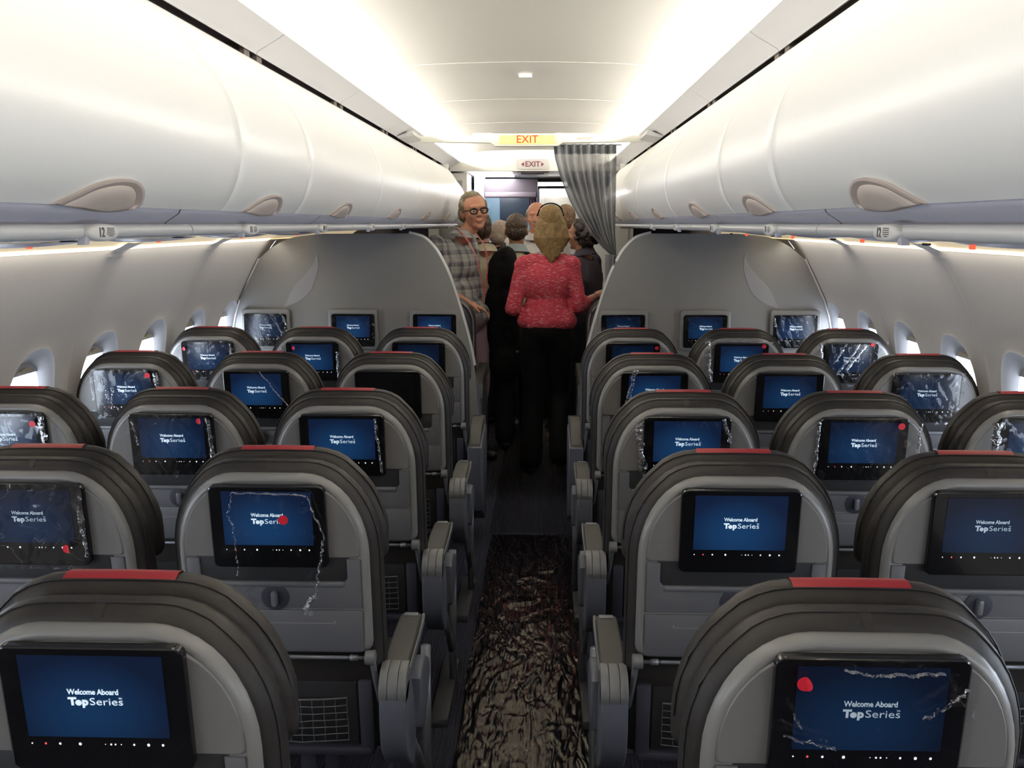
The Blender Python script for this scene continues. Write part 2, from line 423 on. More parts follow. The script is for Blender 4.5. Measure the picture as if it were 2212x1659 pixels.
# crown behind the bins closing the shell (unseen side of the cabin lining) and rear/front closures
for s, nm in ((-1, 'wall_left'), (1, 'wall_right')):
    bm = bmesh.new()
    n = 48
    for yw in WIN_Y:
        y0, y1 = yw - .273, yw + .273
        zc = .96
        AN = sorted([2 * PI * k / (n - 4) for k in range(n - 4)] + [q * PI / 2 + (math.atan2(.34, .273) if q % 2 == 0 else math.atan2(.273, .34)) for q in range(4)])
        def on(y, z, dx=0): return (s * (wallx(z) + dx), y, z)
        # angles to square boundary
        outer, inner, g = [], [], []
        for k in range(n):
            a = AN[k]; c_, s_ = math.cos(a), math.sin(a)
            t = 1 / max(abs(c_) / .273, abs(s_) / .34)
            outer.append((yw + c_ * t, zc + s_ * t))
            e = 2.5
            q = (abs(c_ / .170) ** e + abs(s_ / .240) ** e) ** (-1 / e)
            inner.append((yw + c_ * q, zc + s_ * q))
            q = (abs(c_ / .128) ** 3 + abs(s_ / .188) ** 3) ** (-1 / 3)
            g.append((yw + c_ * q, zc - .01 + s_ * q))
        def lerp(A, B, t): return [(a[0] + (b[0] - a[0]) * t, a[1] + (b[1] - a[1]) * t) for a, b in zip(A, B)]
        L = [[on(*p) for p in outer], [on(*p) for p in lerp(outer, inner, .5)], [on(*p) for p in lerp(outer, inner, .92)], [on(p[0], p[1], -.003) for p in inner]]
        rings(bm, L)
        R = [[on(p[0], p[1], -.003) for p in inner]]
        for t, d in ((.06, .06), (.30, .20), (.6, .45), (.85, .75), (1, 1.0)):
            R.append([(s * ((wallx(z) - .003) * (1 - d) + panex(z) * d), y, z) for y, z in lerp(inner, g, t)])
        rings(bm, R, matidx=1)
        # strips above and below
        zs_u = [1.30, 1.34, 1.38, 1.42, 1.46, 1.50, 1.53, 1.549]; zs_l = [0, .1, .2, .3, .4, .5, .56, .62]
        ys = [y0 + (y1 - y0) * k / 4 for k in range(5)]
        for zs in (zs_u, zs_l): rings(bm, [[on(y, z) for y in ys] for z in zs], closed=False)
    ye = WIN_Y[-1] + .273
    zs = [k * 1.549 / 24 for k in range(25)]
    rings(bm, [[(s * wallx(z), y, z) for z in zs] for y in (ye, 7.0, 9.0)], closed=False)
    rings(bm, [[(s * wallx(z), y, z) for z in zs] for y in (YB, WIN_Y[0] - .273)], closed=False)
    # vertical panel joints: slim ridges
    bmesh.ops.remove_doubles(bm, verts=bm.verts, dist=.0005)
    struct(frombm(nm, bm, [M['wall'], M['reveal']], sharp=50))
    for i, yj in enumerate([1.494, 2.586, 3.678, 4.77]):
        bm = bmesh.new(); zs2 = [.3 + k * 1.25 / 24 for k in range(25)]
        rings(bm, [[(s * (wallx(z) - d), yj + dy, z) for z in zs2] for dy, d in ((-.030, -.001), (-.015, .0018), (-.003, .0032), (0, .003), (.002, -.001))], closed=False)
        struct(frombm('trim_%d' % (10 + i + (10 if s > 0 else 0)), bm, M['wall'], sharp=60))

# windows: pane, half-drawn shade and its grip
wn = 0
for s in (-1, 1):
    for yw in WIN_Y:
        wn += 1
        w = empty('window_%d' % wn, (s * 1.806, yw, .95)); w.rotation_euler = (0, -s * .12, 0); struct(w)
        bm = bmesh.new(); pts = [(s * .006, a, b) for a, b in rrect(.27, .41, .09)]
        bm.faces.new([bm.verts.new(p) for p in pts]); 
        pn = frombm('pane', bm, M['pane'], w, smooth=False)
        bm = bmesh.new(); drop = .155 if yw > 0 else .14
        prof = [(a, b) for a, b in rrect(.275, .41, .09) if b > drop] 
        prof = [(-.128, drop)] + sorted([p for p in prof if p[0] < 0], key=lambda q: q[1]) + sorted([p for p in prof if p[0] >= 0], key=lambda q: -q[1]) + [(.128, drop)]
        prism_x(bm, prof, s * .000, s * -.005)
        frombm('shade', bm, M['shade'], w, smooth=False)
        bm = bmesh.new()
        lp = [(s * -.005, .045 * math.cos(a), drop + .008 + .018 * max(0, math.sin(a))) for a in [PI * k / 10 for k in range(11)]]
        lp2 = [(s * -.020, y * .9, z + .004) for _, y, z in lp]
        rings(bm, [lp, lp2], True, False, True)
        frombm('shade_grip', bm, M['shade_tab'], w)

# outer hull above the lining, keeping daylight out
bm = bmesh.new()
hp_ = [(1.535, 1.54), (1.60, 1.66), (1.62, 1.80), (1.50, 2.10), (1.2, 2.33), (.7, 2.46), (0, 2.50)]
hp_ = hp_ + [(-x, z) for x, z in reversed(hp_[:-1])]
rings(bm, [[(x, y, z) for x, z in hp_] for y in (YB, 11.2)], closed=False)
for yy in (YB, 11.19): bm.faces.new([bm.verts.new((x, yy, z)) for x, z in hp_ + [(-1.9, 0), (1.9, 0)]]) if yy > 0 else None
struct(frombm('wall_hull', bm, M['gap'], sharp=0))
# rear wall behind the camera, closing the cabin
bm = bmesh.new(); box(bm, -1.9, 1.9, YB - .03, YB, 0, 2.4)
struct(frombm('wall_back', bm, M['wall'], smooth=False))

# ------------------------------------------------------------------ service panels under the bins
for s, nm in ((-1, 'trim_30'), (1, 'trim_31')):
    bm = bmesh.new()
    pr = smooth_curve([(.608, 1.672), (.612, 1.660), (.630, 1.648), (.640, 1.640), (.642, 1.628), (.655, 1.618), (.75, 1.612), (.95, 1.604), (1.15, 1.597), (1.26, 1.594)], 3)
    ys = [YB] + [YB + k * (8.1 - YB) / 9 for k in range(1, 10)]
    joints = [-2.0, -.7, .6, 1.87, 3.05, 4.23, 5.41, 6.59, 8.1]
    prev = YB
    for j in joints:
        rings(bm, [[(s * p.x, y, p.y) for p in pr] for y in (prev + .003, j - .003)], closed=False); prev = j
    struct(frombm(nm, bm, M['psu'], sharp=45))
for s, nm in ((-1, 'trim_32'), (1, 'trim_33')):   # cove band between service panel and side wall, its warm glow painted on
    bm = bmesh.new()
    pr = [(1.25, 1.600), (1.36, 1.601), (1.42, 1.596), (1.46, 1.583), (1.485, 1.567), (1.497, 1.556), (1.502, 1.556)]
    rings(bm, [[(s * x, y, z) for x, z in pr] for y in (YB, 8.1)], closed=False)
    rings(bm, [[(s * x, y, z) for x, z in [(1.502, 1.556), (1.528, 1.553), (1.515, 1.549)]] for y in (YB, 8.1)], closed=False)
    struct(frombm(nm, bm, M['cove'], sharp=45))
lens_lab = 0
for s, side in ((-1, 'left'), (1, 'right')):
    for i in range(3, len(WALL_SEAMS) - 1):
        y0, y1 = WALL_SEAMS[i] + .035, WALL_SEAMS[i + 1] - .035
        bm = bmesh.new()
        pr = [(1.496, 1.556), (1.504, 1.549), (1.516, 1.544), (1.524, 1.546)]
        rings(bm, [[(s * x, y, z) for x, z in pr] for y in (y0, y1)], closed=False)
        o = frombm('wall_light_strip', bm, M['cove_lens'], sharp=60)
        k = i - 3
        tag(o, 'thin warm glowing light strip above the %s side wall, %s' % (side, ['almost overhead beside the camera', 'second nearest the camera', 'third from the camera', 'fourth from the camera', 'last one reaching the grey bulkhead'][k]), 'light', 'light strips over the side walls')
        # clip between strips
        bm = bmesh.new(); yj = WALL_SEAMS[i + 1]
        if i < len(WALL_SEAMS) - 2:
            rings(bm, [[(s * (1.505 + dx), yj + dy * .07, 1.549 + dz - .004 * (1 - abs(dy))) for dx, dz in [(-.05, .022), (-.02, .006), (.005, -.004), (.022, -.012), (.03, -.03)]] for dy in (-1, -.6, -.2, .2, .6, 1)], closed=False)
            o = frombm('light_strip_clip', bm, M['wall'], sharp=60)
            tag(o, 'pale clip joining two glowing light strips above the %s wall, %s' % (side, ['nearest the camera', 'second from the camera', 'third from the camera', 'nearest the bulkhead'][k]), 'clip', 'clips between the light strips')
ROWS = [1.32, 2.11, 2.90, 3.765, 4.69]
ROWN = ['nearest row', 'second row from the camera', 'third row from the camera', 'fourth row from the camera', 'front row before the bulkhead']
for s, side in ((-1, 'left'), (1, 'right')):
    for i, yr in enumerate([1.62, 2.42, 3.25, 4.15, 5.1]):
        u = empty('passenger_service_unit', (s * 1.16, yr, 1.59))
        tag(u, 'blue-grey lens-shaped service unit under the %s bins, above the %s' % (side, ROWN[i]), 'service unit', 'service units under the bins')
        bm = bmesh.new(); L = []
        for k in range(17):
            t = -1 + 2 * k / 16; wv = math.sqrt(max(0, 1 - t * t)) * .12 + .002
            L.append([(s * (.075 + wv * c - .03 * 0), t * .30, -.014 * math.sqrt(max(0, 1 - t * t)) * (1 - c * c) + .004) for c in (-1, -.6, -.2, .2, .6, 1)])
        rings(bm, L, closed=False); frombm('unit_body', bm, M['psud'], u, sharp=60)
        bm = bmesh.new(); box(bm, -.045, -.035, -.010, .010, -.012, .0, .002); frombm('lit_sign', bm, M['psured'], u)
        bm = bmesh.new(); box(bm, -.09, -.08, .15, .19, -.006, .0, .002); frombm('call_slot', bm, M['recess'], u)

# grab rails with row plates
for s, side in ((-1, 'left'), (1, 'right')):
    segs = [(.3, 1.95), (1.955, 3.6), (3.605, 5.3), (5.305, 8.0)]
    for i, (y0, y1) in enumerate(segs):
        bm = bmesh.new(); tube(bm, [(s * .628, y0, 1.6275), (s * .628, y1, 1.6275)], .0118, 14)
        o = frombm('grab_rail', bm, M['rail'])
        tag(o, 'satin grey grab rail length under the %s bins, %s' % (side, ['the length closest to the camera', 'second length from the camera', 'third length from the camera', 'far length running past the bulkhead'][i]), 'rail', 'grab rails under the bins')
    for i, (yp, num) in enumerate(zip([1.54, 2.33, 3.10, 3.99, 4.89], ['12', '11', '10', '9', '8'])):
        p = empty('row_number_plate', (s * .612, yp, 1.626))
        tag(p, 'pale oval row number plate on the %s grab rail, %s' % (side, ['marked 12 and nearest the camera', 'second from the camera', 'third from the camera', 'fourth from the camera', 'fifth and farthest of them'][i]), 'number plate', 'row plates on the grab rails')
        bm = bmesh.new(); L = []
        for t, r in ((0, .056), (.5, .055), (.8, .051), (1, .040)):
            ring = []
            for k in range(24):
                a = 2 * PI * k / 24
                ring.append((-s * (t * .012 - .006), r * math.copysign(abs(math.cos(a)) ** .8, math.cos(a)) * 1.0, r * .25 * math.sin(a)))
            L.append(ring)
        rings(bm, L, True, True, True); frombm('plate', bm, M['plate'], p, sharp=50)
        bm = bmesh.new(); prism_x(bm, [(-.062, -.018), (-.045, .008), (-.03, .008), (-.045, -.018)], s * .002, s * .014, .001)
        frombm('bracket', bm, M['psu'], p)
        R = Matrix.Rotation(-s * PI / 2, 4, 'Z')
        tm = text_mesh('numerals', num, .021, .0004)
        tm2 = tm.copy(); tm2.transform(T((s * .0, 0, 0)))
        bm = bmesh.new(); mm = tm.copy(); mm.transform(T((-s * .0065, -.018 * (1 if s < 0 else -1), 0)) @ R); bm.from_mesh(mm)
        for q in range(5):
            zc = .0062 - q * .0030; wq = .026 if q < 4 else .015
            yc = .014 * (1 if s < 0 else -1)
            box(bm, min(-s * .0063, -s * .0068), max(-s * .0063, -s * .0068), yc - wq / 2, yc + wq / 2, zc, zc + .0014)
        frombm('lettering', bm, M['ink'], p, smooth=False)

# ------------------------------------------------------------------ overhead bins
def teardrop(n=40):
    """handle outline (dy along the bin, h upward), round end far (+), tail towards the camera (-)"""
    top = smooth_curve([(-.165, .000), (-.125, .014), (-.08, .030), (-.03, .039), (.02, .043), (.07, .040), (.110, .026), (.135, .006)], 5)
    bot = smooth_curve([(.135, .006), (.122, -.002), (.07, -.007), (.01, -.009), (-.06, -.006), (-.12, -.002), (-.165, .000)], 5)
    return [tuple(p) for p in top[:-1] + bot[:-1]]
def bin_pt(h):
    """point on the lower bin face at height 1.667+h, offset aisle-wards"""
    z = 1.667 + h
    if z < 1.667: return .606 + (1.667 - z) * .9, z
    for a, b in zip(BIN_PROF[:-1], BIN_PROF[1:]):
        if b.y <= z <= a.y:
            t = (z - b.y) / (a.y - b.y); return b.x + (a.x - b.x) * t, z
    return .606, z
BINS = [(.92, 2.10), (2.10, 2.72), (2.72, 3.90), (3.90, 5.08), (5.08, 6.26), (6.26, 7.44), (7.44, 8.10)]
HANDLE_Y = [1.53, 2.40, 3.31, 4.48, 5.66, 6.84, 7.75]
BN = ['closest to the camera', 'the short one next to the nearest', 'third from the camera', 'fourth from the camera', 'fifth, above the bulkhead', 'sixth, just beyond the bulkhead', 'farthest one near the galley']
for s, side in ((-1, 'left'), (1, 'right')):
    for i, (y0, y1) in enumerate(BINS):
        b = empty('overhead_bin', (s * .60, (y0 + y1) / 2, 1.667))
        tag(b, 'white overhead bin with taupe handle, %s side, %s' % (side, BN[i]), 'overhead bin', 'overhead bins')
        oy = -(y0 + y1) / 2
        def loc(x, y, z): return (s * (x - .60), y + oy, z - 1.667)
        bm = bmesh.new()
        L = []
        for y, d in ((y0 + .0018, .012), (y0 + .002, .0025), (y0 + .0045, 0), (y0 + .05, 0), (y1 - .05, 0), (y1 - .0045, 0), (y1 - .002, .0025), (y1 - .0018, .012)):
            L.append([loc(p.x + d, y, p.y - d * .3) for p in BIN_PROF])
        rings(bm, L, closed=False)
        # end cheeks
        for yy in (y0 + .0018, y1 - .0018):
            vs = [bm.verts.new(loc(p.x + .01, yy, p.y - .003)) for p in BIN_PROF] + [bm.verts.new(loc(1.1, yy, 1.68)), bm.verts.new(loc(1.1, yy, 2.09))]
            bm.faces.new(vs)
        frombm('bin_door', bm, M['bin'], b, sharp=50)
        td = teardrop(); hy = HANDLE_Y[i]
        hf = 1.0
        bm = bmesh.new()
        def ring(scale, out, dh=0):
            r = []
            for dy, h in td:
                dy2, h2 = .01 + (dy - .01) * scale, -.007 + (h + .007) * scale + dh
                x, z = bin_pt(h2); r.append(loc(x - out, hy + dy2 * hf, z))
            return r
        rings(bm, [ring(1.0, -.002), ring(1.0, .002), ring(.975, .0055), ring(.90, .0065)], True)
        rings(bm, [ring(.90, .0065), ring(.80, .003), ring(.79, .002)], True)
        frombm('handle', bm, M['handle'], b, sharp=60)
        bm = bmesh.new()
        rings(bm, [ring(.79, .002), ring(.74, .005), ring(.45, .008), ring(.2, .009)], True, False, True)
        frombm('handle_paddle', bm, M['handle_in'], b, sharp=60)
# lining behind the camera continuing the bins
for s, nm in ((-1, 'trim_34'), (1, 'trim_35')):
    bm = bmesh.new(); rings(bm, [[(s * p.x, y, p.y) for p in BIN_PROF] for y in (YB, .915)], closed=False)
    struct(frombm(nm, bm, M['bin'], sharp=60))
for s, nm in ((-1, 'trim_36'), (1, 'trim_37')):    # far rounded end of the bin run
    bm = bmesh.new(); box(bm, min(s * .70, s * 1.7), max(s * .70, s * 1.7), 8.10, 8.14, 1.60, 2.12)
    struct(frombm(nm, bm, M['bin'], smooth=False))

# ------------------------------------------------------------------ ceiling fittings
bm = bmesh.new(); box(bm, -.028, .028, 4.33, 4.37, 2.262, 2.272, .002)
l = frombm('emergency_light', bm, M['emer']); tag(l, 'tiny rectangular emergency light set in the middle of the arched ceiling', 'light')
# header with lit exit sign at the curtain
h = empty('exit_sign_header', (0, 5.90, 2.10)); tag(h, 'pale cross beam under the ceiling with a yellow panel reading EXIT', 'exit sign')
bm = bmesh.new()
prism_y(bm, [(-.655, .012), (-.24, .008), (-.235, .008), (-.205, -.012), (.16, -.012), (.19, .008), (.655, .012), (.655, .050), (.38, .052), (.375, .062), (.20, .064), (.17, .066), (.13, .062), (-.20, .062), (-.24, .066), (-.34, .064), (-.345, .052), (-.655, .048)], -.02, .02, .004)
frombm('beam', bm, M['exitbox'], h, sharp=25)
bm = bmesh.new(); prism_y(bm, rrect(.322, .050, .003, 3, -.018, .026), -.026, -.018); frombm('yellow_panel', bm, M['exity'], h, smooth=False)
me = text_mesh('lettering', 'EXIT', .062, .0006, 1.02); me.transform(T((-.018, -.0275, .026))); link('lettering', me, M['exitr'], h, smooth=False)
bm = bmesh.new(); box(bm, .27, .37, -.0215, -.0195, .034, .036); box(bm, .27, .35, -.0215, -.0195, .028, .030); frombm('fine_print', bm, M['exitr'], h, smooth=False)
for s in (-1, 1):
    bm = bmesh.new(); prism_y(bm, [(s * .64, 2.125), (s * .73, 2.108), (s * .74, 2.118), (s * .65, 2.150)], 5.55, 5.93)
    struct(frombm('trim_%d' % (40 + (s > 0)), bm, M['strip'], smooth=False))

# end panel with the second exit sign, galley beyond
bm = bmesh.new()
arch = [(-.80, 2.094)] + [(-p.x, p.y) for p in CEIL_PROF] + [(p.x, p.y) for p in reversed(CEIL_PROF[:-1])] + [(.80, 2.094)]
prism_y(bm, arch, 8.72, 8.75); struct(frombm('wall_front', bm, M['galcream'], smooth=False))
g = empty('exit_sign', (-.02, 8.71, 2.15)); tag(g, 'small grey sign with dark EXIT lettering between two arrows on the far arch', 'exit sign')
bm = bmesh.new(); prism_y(bm, rrect(.265, .086, .012), -.012, .004, .003); frombm('sign_box', bm, mat('sign_box_grey', (.45, .42, .40), .5), g)
me1 = text_mesh('t', 'EXIT', .064, .0012, 1.0)
tri = bmesh.new()
for q in (-1, 1):
    a = [tri.verts.new((q * .075, 0, .02)), tri.verts.new((q * .100, 0, 0)), tri.verts.new((q * .075, 0, -.02))]; tri.faces.new(a)
tm = bpy.data.meshes.new('tri'); tri.to_mesh(tm); tri.free()
me = join_meshes('lettering', [(me1, T((0, -.0135, 0))), (tm, T((0, -.0135, 0)))]); link('lettering', me, M['exitd'], g, smooth=False)

# ------------------------------------------------------------------ galley and far end of the cabin
bm = bmesh.new(); box(bm, -1.7, 1.7, 8.76, 11.2, 2.10, 2.13); struct(frombm('ceiling', bm, M['galwhite'], smooth=False))
for s, nm in ((-1, 'wall_far_left'), (1, 'wall_far_right')):
    bm = bmesh.new(); box(bm, min(s * 1.7, s * 1.75), max(s * 1.7, s * 1.75), 8.15, 11.2, 0, 2.12); struct(frombm(nm, bm, M['galwhite'], smooth=False))
bm = bmesh.new(); box(bm, -1.7, 1.7, 11.15, 11.2, 0, 2.12); struct(frombm('wall_far', bm, M['galmauve'], smooth=False))
lt = empty('ceiling_light_panel', (-.40, 9.35, 2.098)); tag(lt, 'bright white rectangular light panel in the low ceiling beyond the exit sign', 'light')
bm = bmesh.new(); box(bm, -.19, .19, -.42, .42, -.008, .001, .003); frombm('diffuser', bm, M['lamp_lens'], lt)
hat = empty('ceiling_hatch', (-.02, 9.2, 2.098)); tag(hat, 'small grey framed ceiling hatch right of the bright light panel', 'hatch')
bm = bmesh.new(); box(bm, -.14, .14, -.30, .30, -.006, 0, .002); frombm('frame', bm, M['galgrey'], hat)
bm = bmesh.new(); box(bm, -.11, .10, -.22, .02, -.012, -.005, .002); frombm('hatch_door', bm, M['galmauve'], hat)
def cabinet(name, label, x0, x1, y0, y1, z0, z1, m, inset=None, im=None, cat='cabinet'):
    e = empty(name, ((x0 + x1) / 2, y0, z0)); tag(e, label, cat)
    hx = (x1 - x0) / 2
    bm = bmesh.new(); box(bm, -hx, hx, 0, y1 - y0, 0, z1 - z0, .006); frombm('carcass', bm, m, e)
    for (a0, a1, c0, c1, mm) in (inset or []):
        bm = bmesh.new(); box(bm, -hx + a0 * 2 * hx, -hx + a1 * 2 * hx, -.012, .001, c0 * (z1 - z0), c1 * (z1 - z0), .004); frombm('door_panel', bm, mm, e)
    return e
cabinet('galley_cabinet', 'cream cabinet with a grey inset panel beyond the last left bin', -.95, -.60, 8.8, 9.3, 0, 2.08, M['galcream'], [(.30, .88, .62, .97, M['galgrey'])])
cabinet('wall_column', 'narrow white column left of the mauve partition', -.58, -.495, 9.4, 9.7, 0, 2.09, M['galwhite'], [(.25, .75, .5, .9, M['galcream'])], cat='column')
o = cabinet('overhead_partition', 'mauve grey overhead panel beyond the light panel in the galley', -.50, .02, 9.5, 9.6, 1.885, 2.06, M['galmauve'], [(.03, .97, .05, .3, mat('mauve_lip', (.15, .13, .155), .5))], cat='partition')
cabinet('galley_unit', 'blue galley storage unit with dark upper door behind the passengers', -.70, .03, 10.0, 10.5, 0, 1.98, M['galblue'],
        [(.04, .34, .76, .93, M['galblue']), (.04, .34, .55, .74, mat('galley_steel', (.32, .36, .42), .4)), (.46, .98, .84, .965, M['galdark']), (.46, .98, .62, .82, M['galblue']), (.02, .98, .05, .5, M['galdark'])])
cabinet('galley_wardrobe', 'cream framed wardrobe panel behind the grey curtain', .035, .95, 9.65, 10.1, 0, 1.975, M['galcream'], [(.05, .95, .30, .96, mat('wardrobe_panel', (.60, .59, .52), .5))])
bm = bmesh.new(); L = []
for k in range(6):
    z = 2.0 - k * .36
    L.append([(-.06 + .075 * (j / 10) , 9.63 + .012 * math.sin(j * 1.9), z) for j in range(11)])
rings(bm, L, closed=False)
o = frombm('narrow_curtain', bm, M['mauve_cl']); tag(o, 'narrow dark mauve curtain hanging beside the cream wardrobe', 'curtain')
bm = bmesh.new(); box(bm, -.02, .30, 9.58, 9.64, 2.00, 2.035, .006)
o = frombm('tube_lamp', bm, M['lamp_lens']); tag(o, 'slim white tube lamp above the cream wardrobe', 'lamp')
bm = bmesh.new(); box(bm, -.36, -.22, 9.3, 9.55, 0, .09, .01)
o = frombm('floor_box', bm, M['galwhite']); tag(o, 'low white box on the floor far ahead in the aisle', 'box')

# ------------------------------------------------------------------ bulkheads
BK = 5.70
aisle = [(.285, .02), (.288, .35), (.296, .508), (.327, .813), (.380, 1.06), (.46, 1.32), (.52, 1.45), (.565, 1.515), (.62, 1.562), (.70, 1.585)]
aisle_c = [tuple(p) for p in smooth_curve(aisle, 4)]
top = [(1.20, 1.582), (1.34, 1.568), (1.42, 1.548), (1.50, 1.505)]
def screen_unit(parent, x, y, z, sm, w=.258):
    """monitor with screen, text and icons; parent-local position of its centre"""
    pass
for s, side in ((-1, 'left'), (1, 'right')):
    b = empty('bulkhead_partition', (s * 1.0, BK, 0))
    tag(b, 'curved grey bulkhead partition across the %s side of the cabin' % side, 'partition', None)
    prof = aisle_c + [tuple(p) for p in smooth_curve(top, 3)] + [(wallx(z) - .012, z) for z in (1.44, 1.36, 1.28, 1.2, 1.1, 1.0, .9, .8, .6, .4, .2, .02)]
    P2 = [(s * (x - 1.0), z) for x, z in prof]
    bm = bmesh.new(); prism_y(bm, P2, 0, .03, .004); frombm('panel', bm, M['bulk'], b, sharp=40)
    bm = bmesh.new(); tube(bm, [(s * (x - 1.0), .015, z) for x, z in aisle_c if z > .78], .013, 8)
    frombm('edge_trim', bm, M['bulkedge'], b)
    bm = bmesh.new(); tube(bm, [(s * (x - 1.0), .015, z) for x, z in aisle_c if z < .80], .014, 8)
    frombm('lower_edge_trim', bm, M['bulklow'], b)
    bm = bmesh.new(); tube(bm, [(s * (wallx(z) - 1.010), .0, z) for z in (1.44, 1.3, 1.2, 1.1, 1.0, .9, .8, .6)], .006, 8)  # pale tube drawn for the bright line that light leaves along the wall
    frombm('wall_edge_gleam', bm, M['bulkedge'], b)
    bm = bmesh.new(); box(bm, -.68 if s < 0 else -.64, .64 if s < 0 else .68, -.035, .0, .05, .88, .01); frombm('lower_panel', bm, M['tray'], b)
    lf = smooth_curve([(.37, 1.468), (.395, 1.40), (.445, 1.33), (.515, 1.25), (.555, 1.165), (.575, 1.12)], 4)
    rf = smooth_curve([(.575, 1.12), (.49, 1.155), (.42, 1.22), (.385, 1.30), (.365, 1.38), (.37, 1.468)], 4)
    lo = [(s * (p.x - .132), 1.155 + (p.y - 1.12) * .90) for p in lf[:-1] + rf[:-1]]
    bm = bmesh.new(); prism_y(bm, lo, -.002, .002); frombm('petal_reflection', bm, M['petal_sheen'], b, smooth=False)  # lighter, glossier petal painting a window-light reflection onto the panel

# ------------------------------------------------------------------ seat parts
MON_W, MON_H = .254, .192
SCR_W, SCR_H = .196, .125
TILT = .115
def th(v):                                  # lean of the backrest
    x, y, z = v; return (x, y + (1.10 - z) * TILT, z)
def U(w, zb, zt, rx, rz, rb=.03, n=10):
    """closed outline: rounded top corners rx/rz, small bottom radius; starts bottom-left going up"""
    pts = []
    pts += [(-w + rb * (1 - math.cos(t)), zb + rb * (1 - math.sin(t))) for t in [PI / 2 * (1 - k / 4) for k in range(4)]][::1]
    pts += [(-w, zb + rb + (zt - rz - zb - rb) * k / 6) for k in range(0, 6)]
    pts += [(-w + rx * (1 - math.cos(t)), zt - rz + rz * math.sin(t)) for t in [PI / 2 * k / n for k in range(n)]]
    m_ = 12
    pts += [(-w + rx + (2 * w - 2 * rx) * k / m_, zt) for k in range(m_ // 2 + 1)]
    half = pts
    right = [(-x, z) for x, z in reversed(half[:-1])]
    return half + right
def loft(secs, caps=(True, True), crown=0):
    bm = bmesh.new(); L = []
    for y, w, zb, zt, rx, rz in secs:
        o = U(w, zb, zt, rx, rz)
        L.append([th((x, y, z + (crown * (1 - (x / w) ** 2) if z > zt - .03 else 0))) for x, z in o])
    g = rings(bm, L, True, caps[0], caps[1]); return bm, g

def build_backrest():
    secs = [(-.046, .213, .43, 1.105, .138, .19), (-.038, .223, .42, 1.113, .145, .20), (-.024, .231, .415, 1.120, .15, .205), (-.006, .2355, .41, 1.123, .152, .205),
            (.010, .234, .41, 1.118, .15, .20), (.020, .226, .415, 1.104, .145, .19), (.028, .220, .42, 1.09, .14, .18), (.045, .215, .43, 1.07, .14, .18), (.07, .20, .44, 1.04, .12, .16)]
    bm, g = loft(secs, crown=.006)
    return bm
HS = [(.016, .218, .90, 1.103, .14, .17), (.022, .231, .885, 1.119, .15, .19), (.032, .239, .875, 1.131, .155, .195), (.047, .241, .87, 1.136, .157, .198), (.062, .238, .875, 1.134, .155, .195), (.074, .229, .885, 1.122, .145, .185), (.082, .212, .90, 1.104, .13, .17)]
def build_headrest():
    bm, g = loft(HS, crown=.007)
    for v in bm.verts:
        if v.co.z > .9: 
            nz = noise.noise(Vector((v.co.x * 14, v.co.y * 30, v.co.z * 14))); v.co.x += nz * .003 * (1 if v.co.x > 0 else -1)
    return bm
def build_piping():
    bm = bmesh.new()
    for y, w, zt, rx, rz, zmin in ((-.024, .2315, 1.1205, .15, .205, .46),):
        tube(bm, [th((x, y, z + .006 * (1 - (x / w) ** 2) * (z > zt - .03))) for x, z in U(w, .415, zt, rx, rz) if z > zmin], .0016, 6, False)
    return bm
def build_headpiping():
    bm = bmesh.new(); y, w, zb, zt, rx, rz = HS[2]
    tube(bm, [th((x * 1.002, y, z + .007 * (1 - (x / w) ** 2) * (z > zt - .03) + .0008)) for x, z in U(w, zb, zt, rx, rz) if z > .93], .0015, 6, False); return bm
def build_seam():
    bm = bmesh.new(); rings(bm, [[th((x, y, z)) for x in (-.007, -.004, .004, .007)] for y, z in ((-.0465, 1.112), (-.040, 1.1185), (-.030, 1.1245), (-.022, 1.1275))], closed=False); return bm
def build_red():
    bm = bmesh.new(); L = []
    for y, w, zb, zt, rx, rz in HS[2:6]:
        L.append([th((x, y, zt + .007 * (1 - (x / w) ** 2) + .0022)) for x in [-.082 + .164 * k / 8 for k in range(9)]])
    rings(bm, L, closed=False); return bm
def build_shell():
    bm = bmesh.new()
    secs = [(-.030, .213, .674, 1.106, .137, .19), (-.048, .2125, .672, 1.106, .137, .19), (-.057, .2095, .675, 1.103, .135, .188), (-.0625, .205, .679, 1.098, .132, .185), (-.0645, .200, .683, 1.092, .128, .181), (-.0640, .197, .686, 1.089, .126, .179), (-.0625, .1955, .688, 1.0875, .125, .178)]
    L = [[th((x, y, z)) for x, z in U(w, zb, zt, rx, rz)] for y, w, zb, zt, rx, rz in secs]
    rings(bm, L, True, False, True); return bm
def build_surround():
    """raised panel around the monitor, wings end at z .885"""
    bm = bmesh.new()
    secs = [(-.050, .1945, .912, 1.0845, .124, .150), (-.0635, .1945, .912, 1.0845, .124, .150), (-.0662, .192, .9145, 1.082, .122, .148)]
    L = []
    for y, w, zb, zt, rx, rz in secs:
        L.append([th((x, y, z)) for x, z in U(w, zb, zt, rx, rz, rb=.008)])
    rings(bm, L, True, True, True); return bm
def build_columns():
    bm = bmesh.new(); return bm
def tbox(bm, x0, x1, y0, y1, z0, z1, bev=.003, seg=2):
    b2 = bmesh.new(); box(b2, x0, x1, y0, y1, z0, z1, bev, seg)
    for v in b2.verts: v.co = Vector(th(v.co))
    me = bpy.data.meshes.new('tmp'); b2.to_mesh(me); b2.free(); bm.from_mesh(me); bpy.data.meshes.remove(me)
def build_recess():
    bm = bmesh.new(); tbox(bm, -.172, .172, -.0628, -.045, .852, .925, .002); return bm
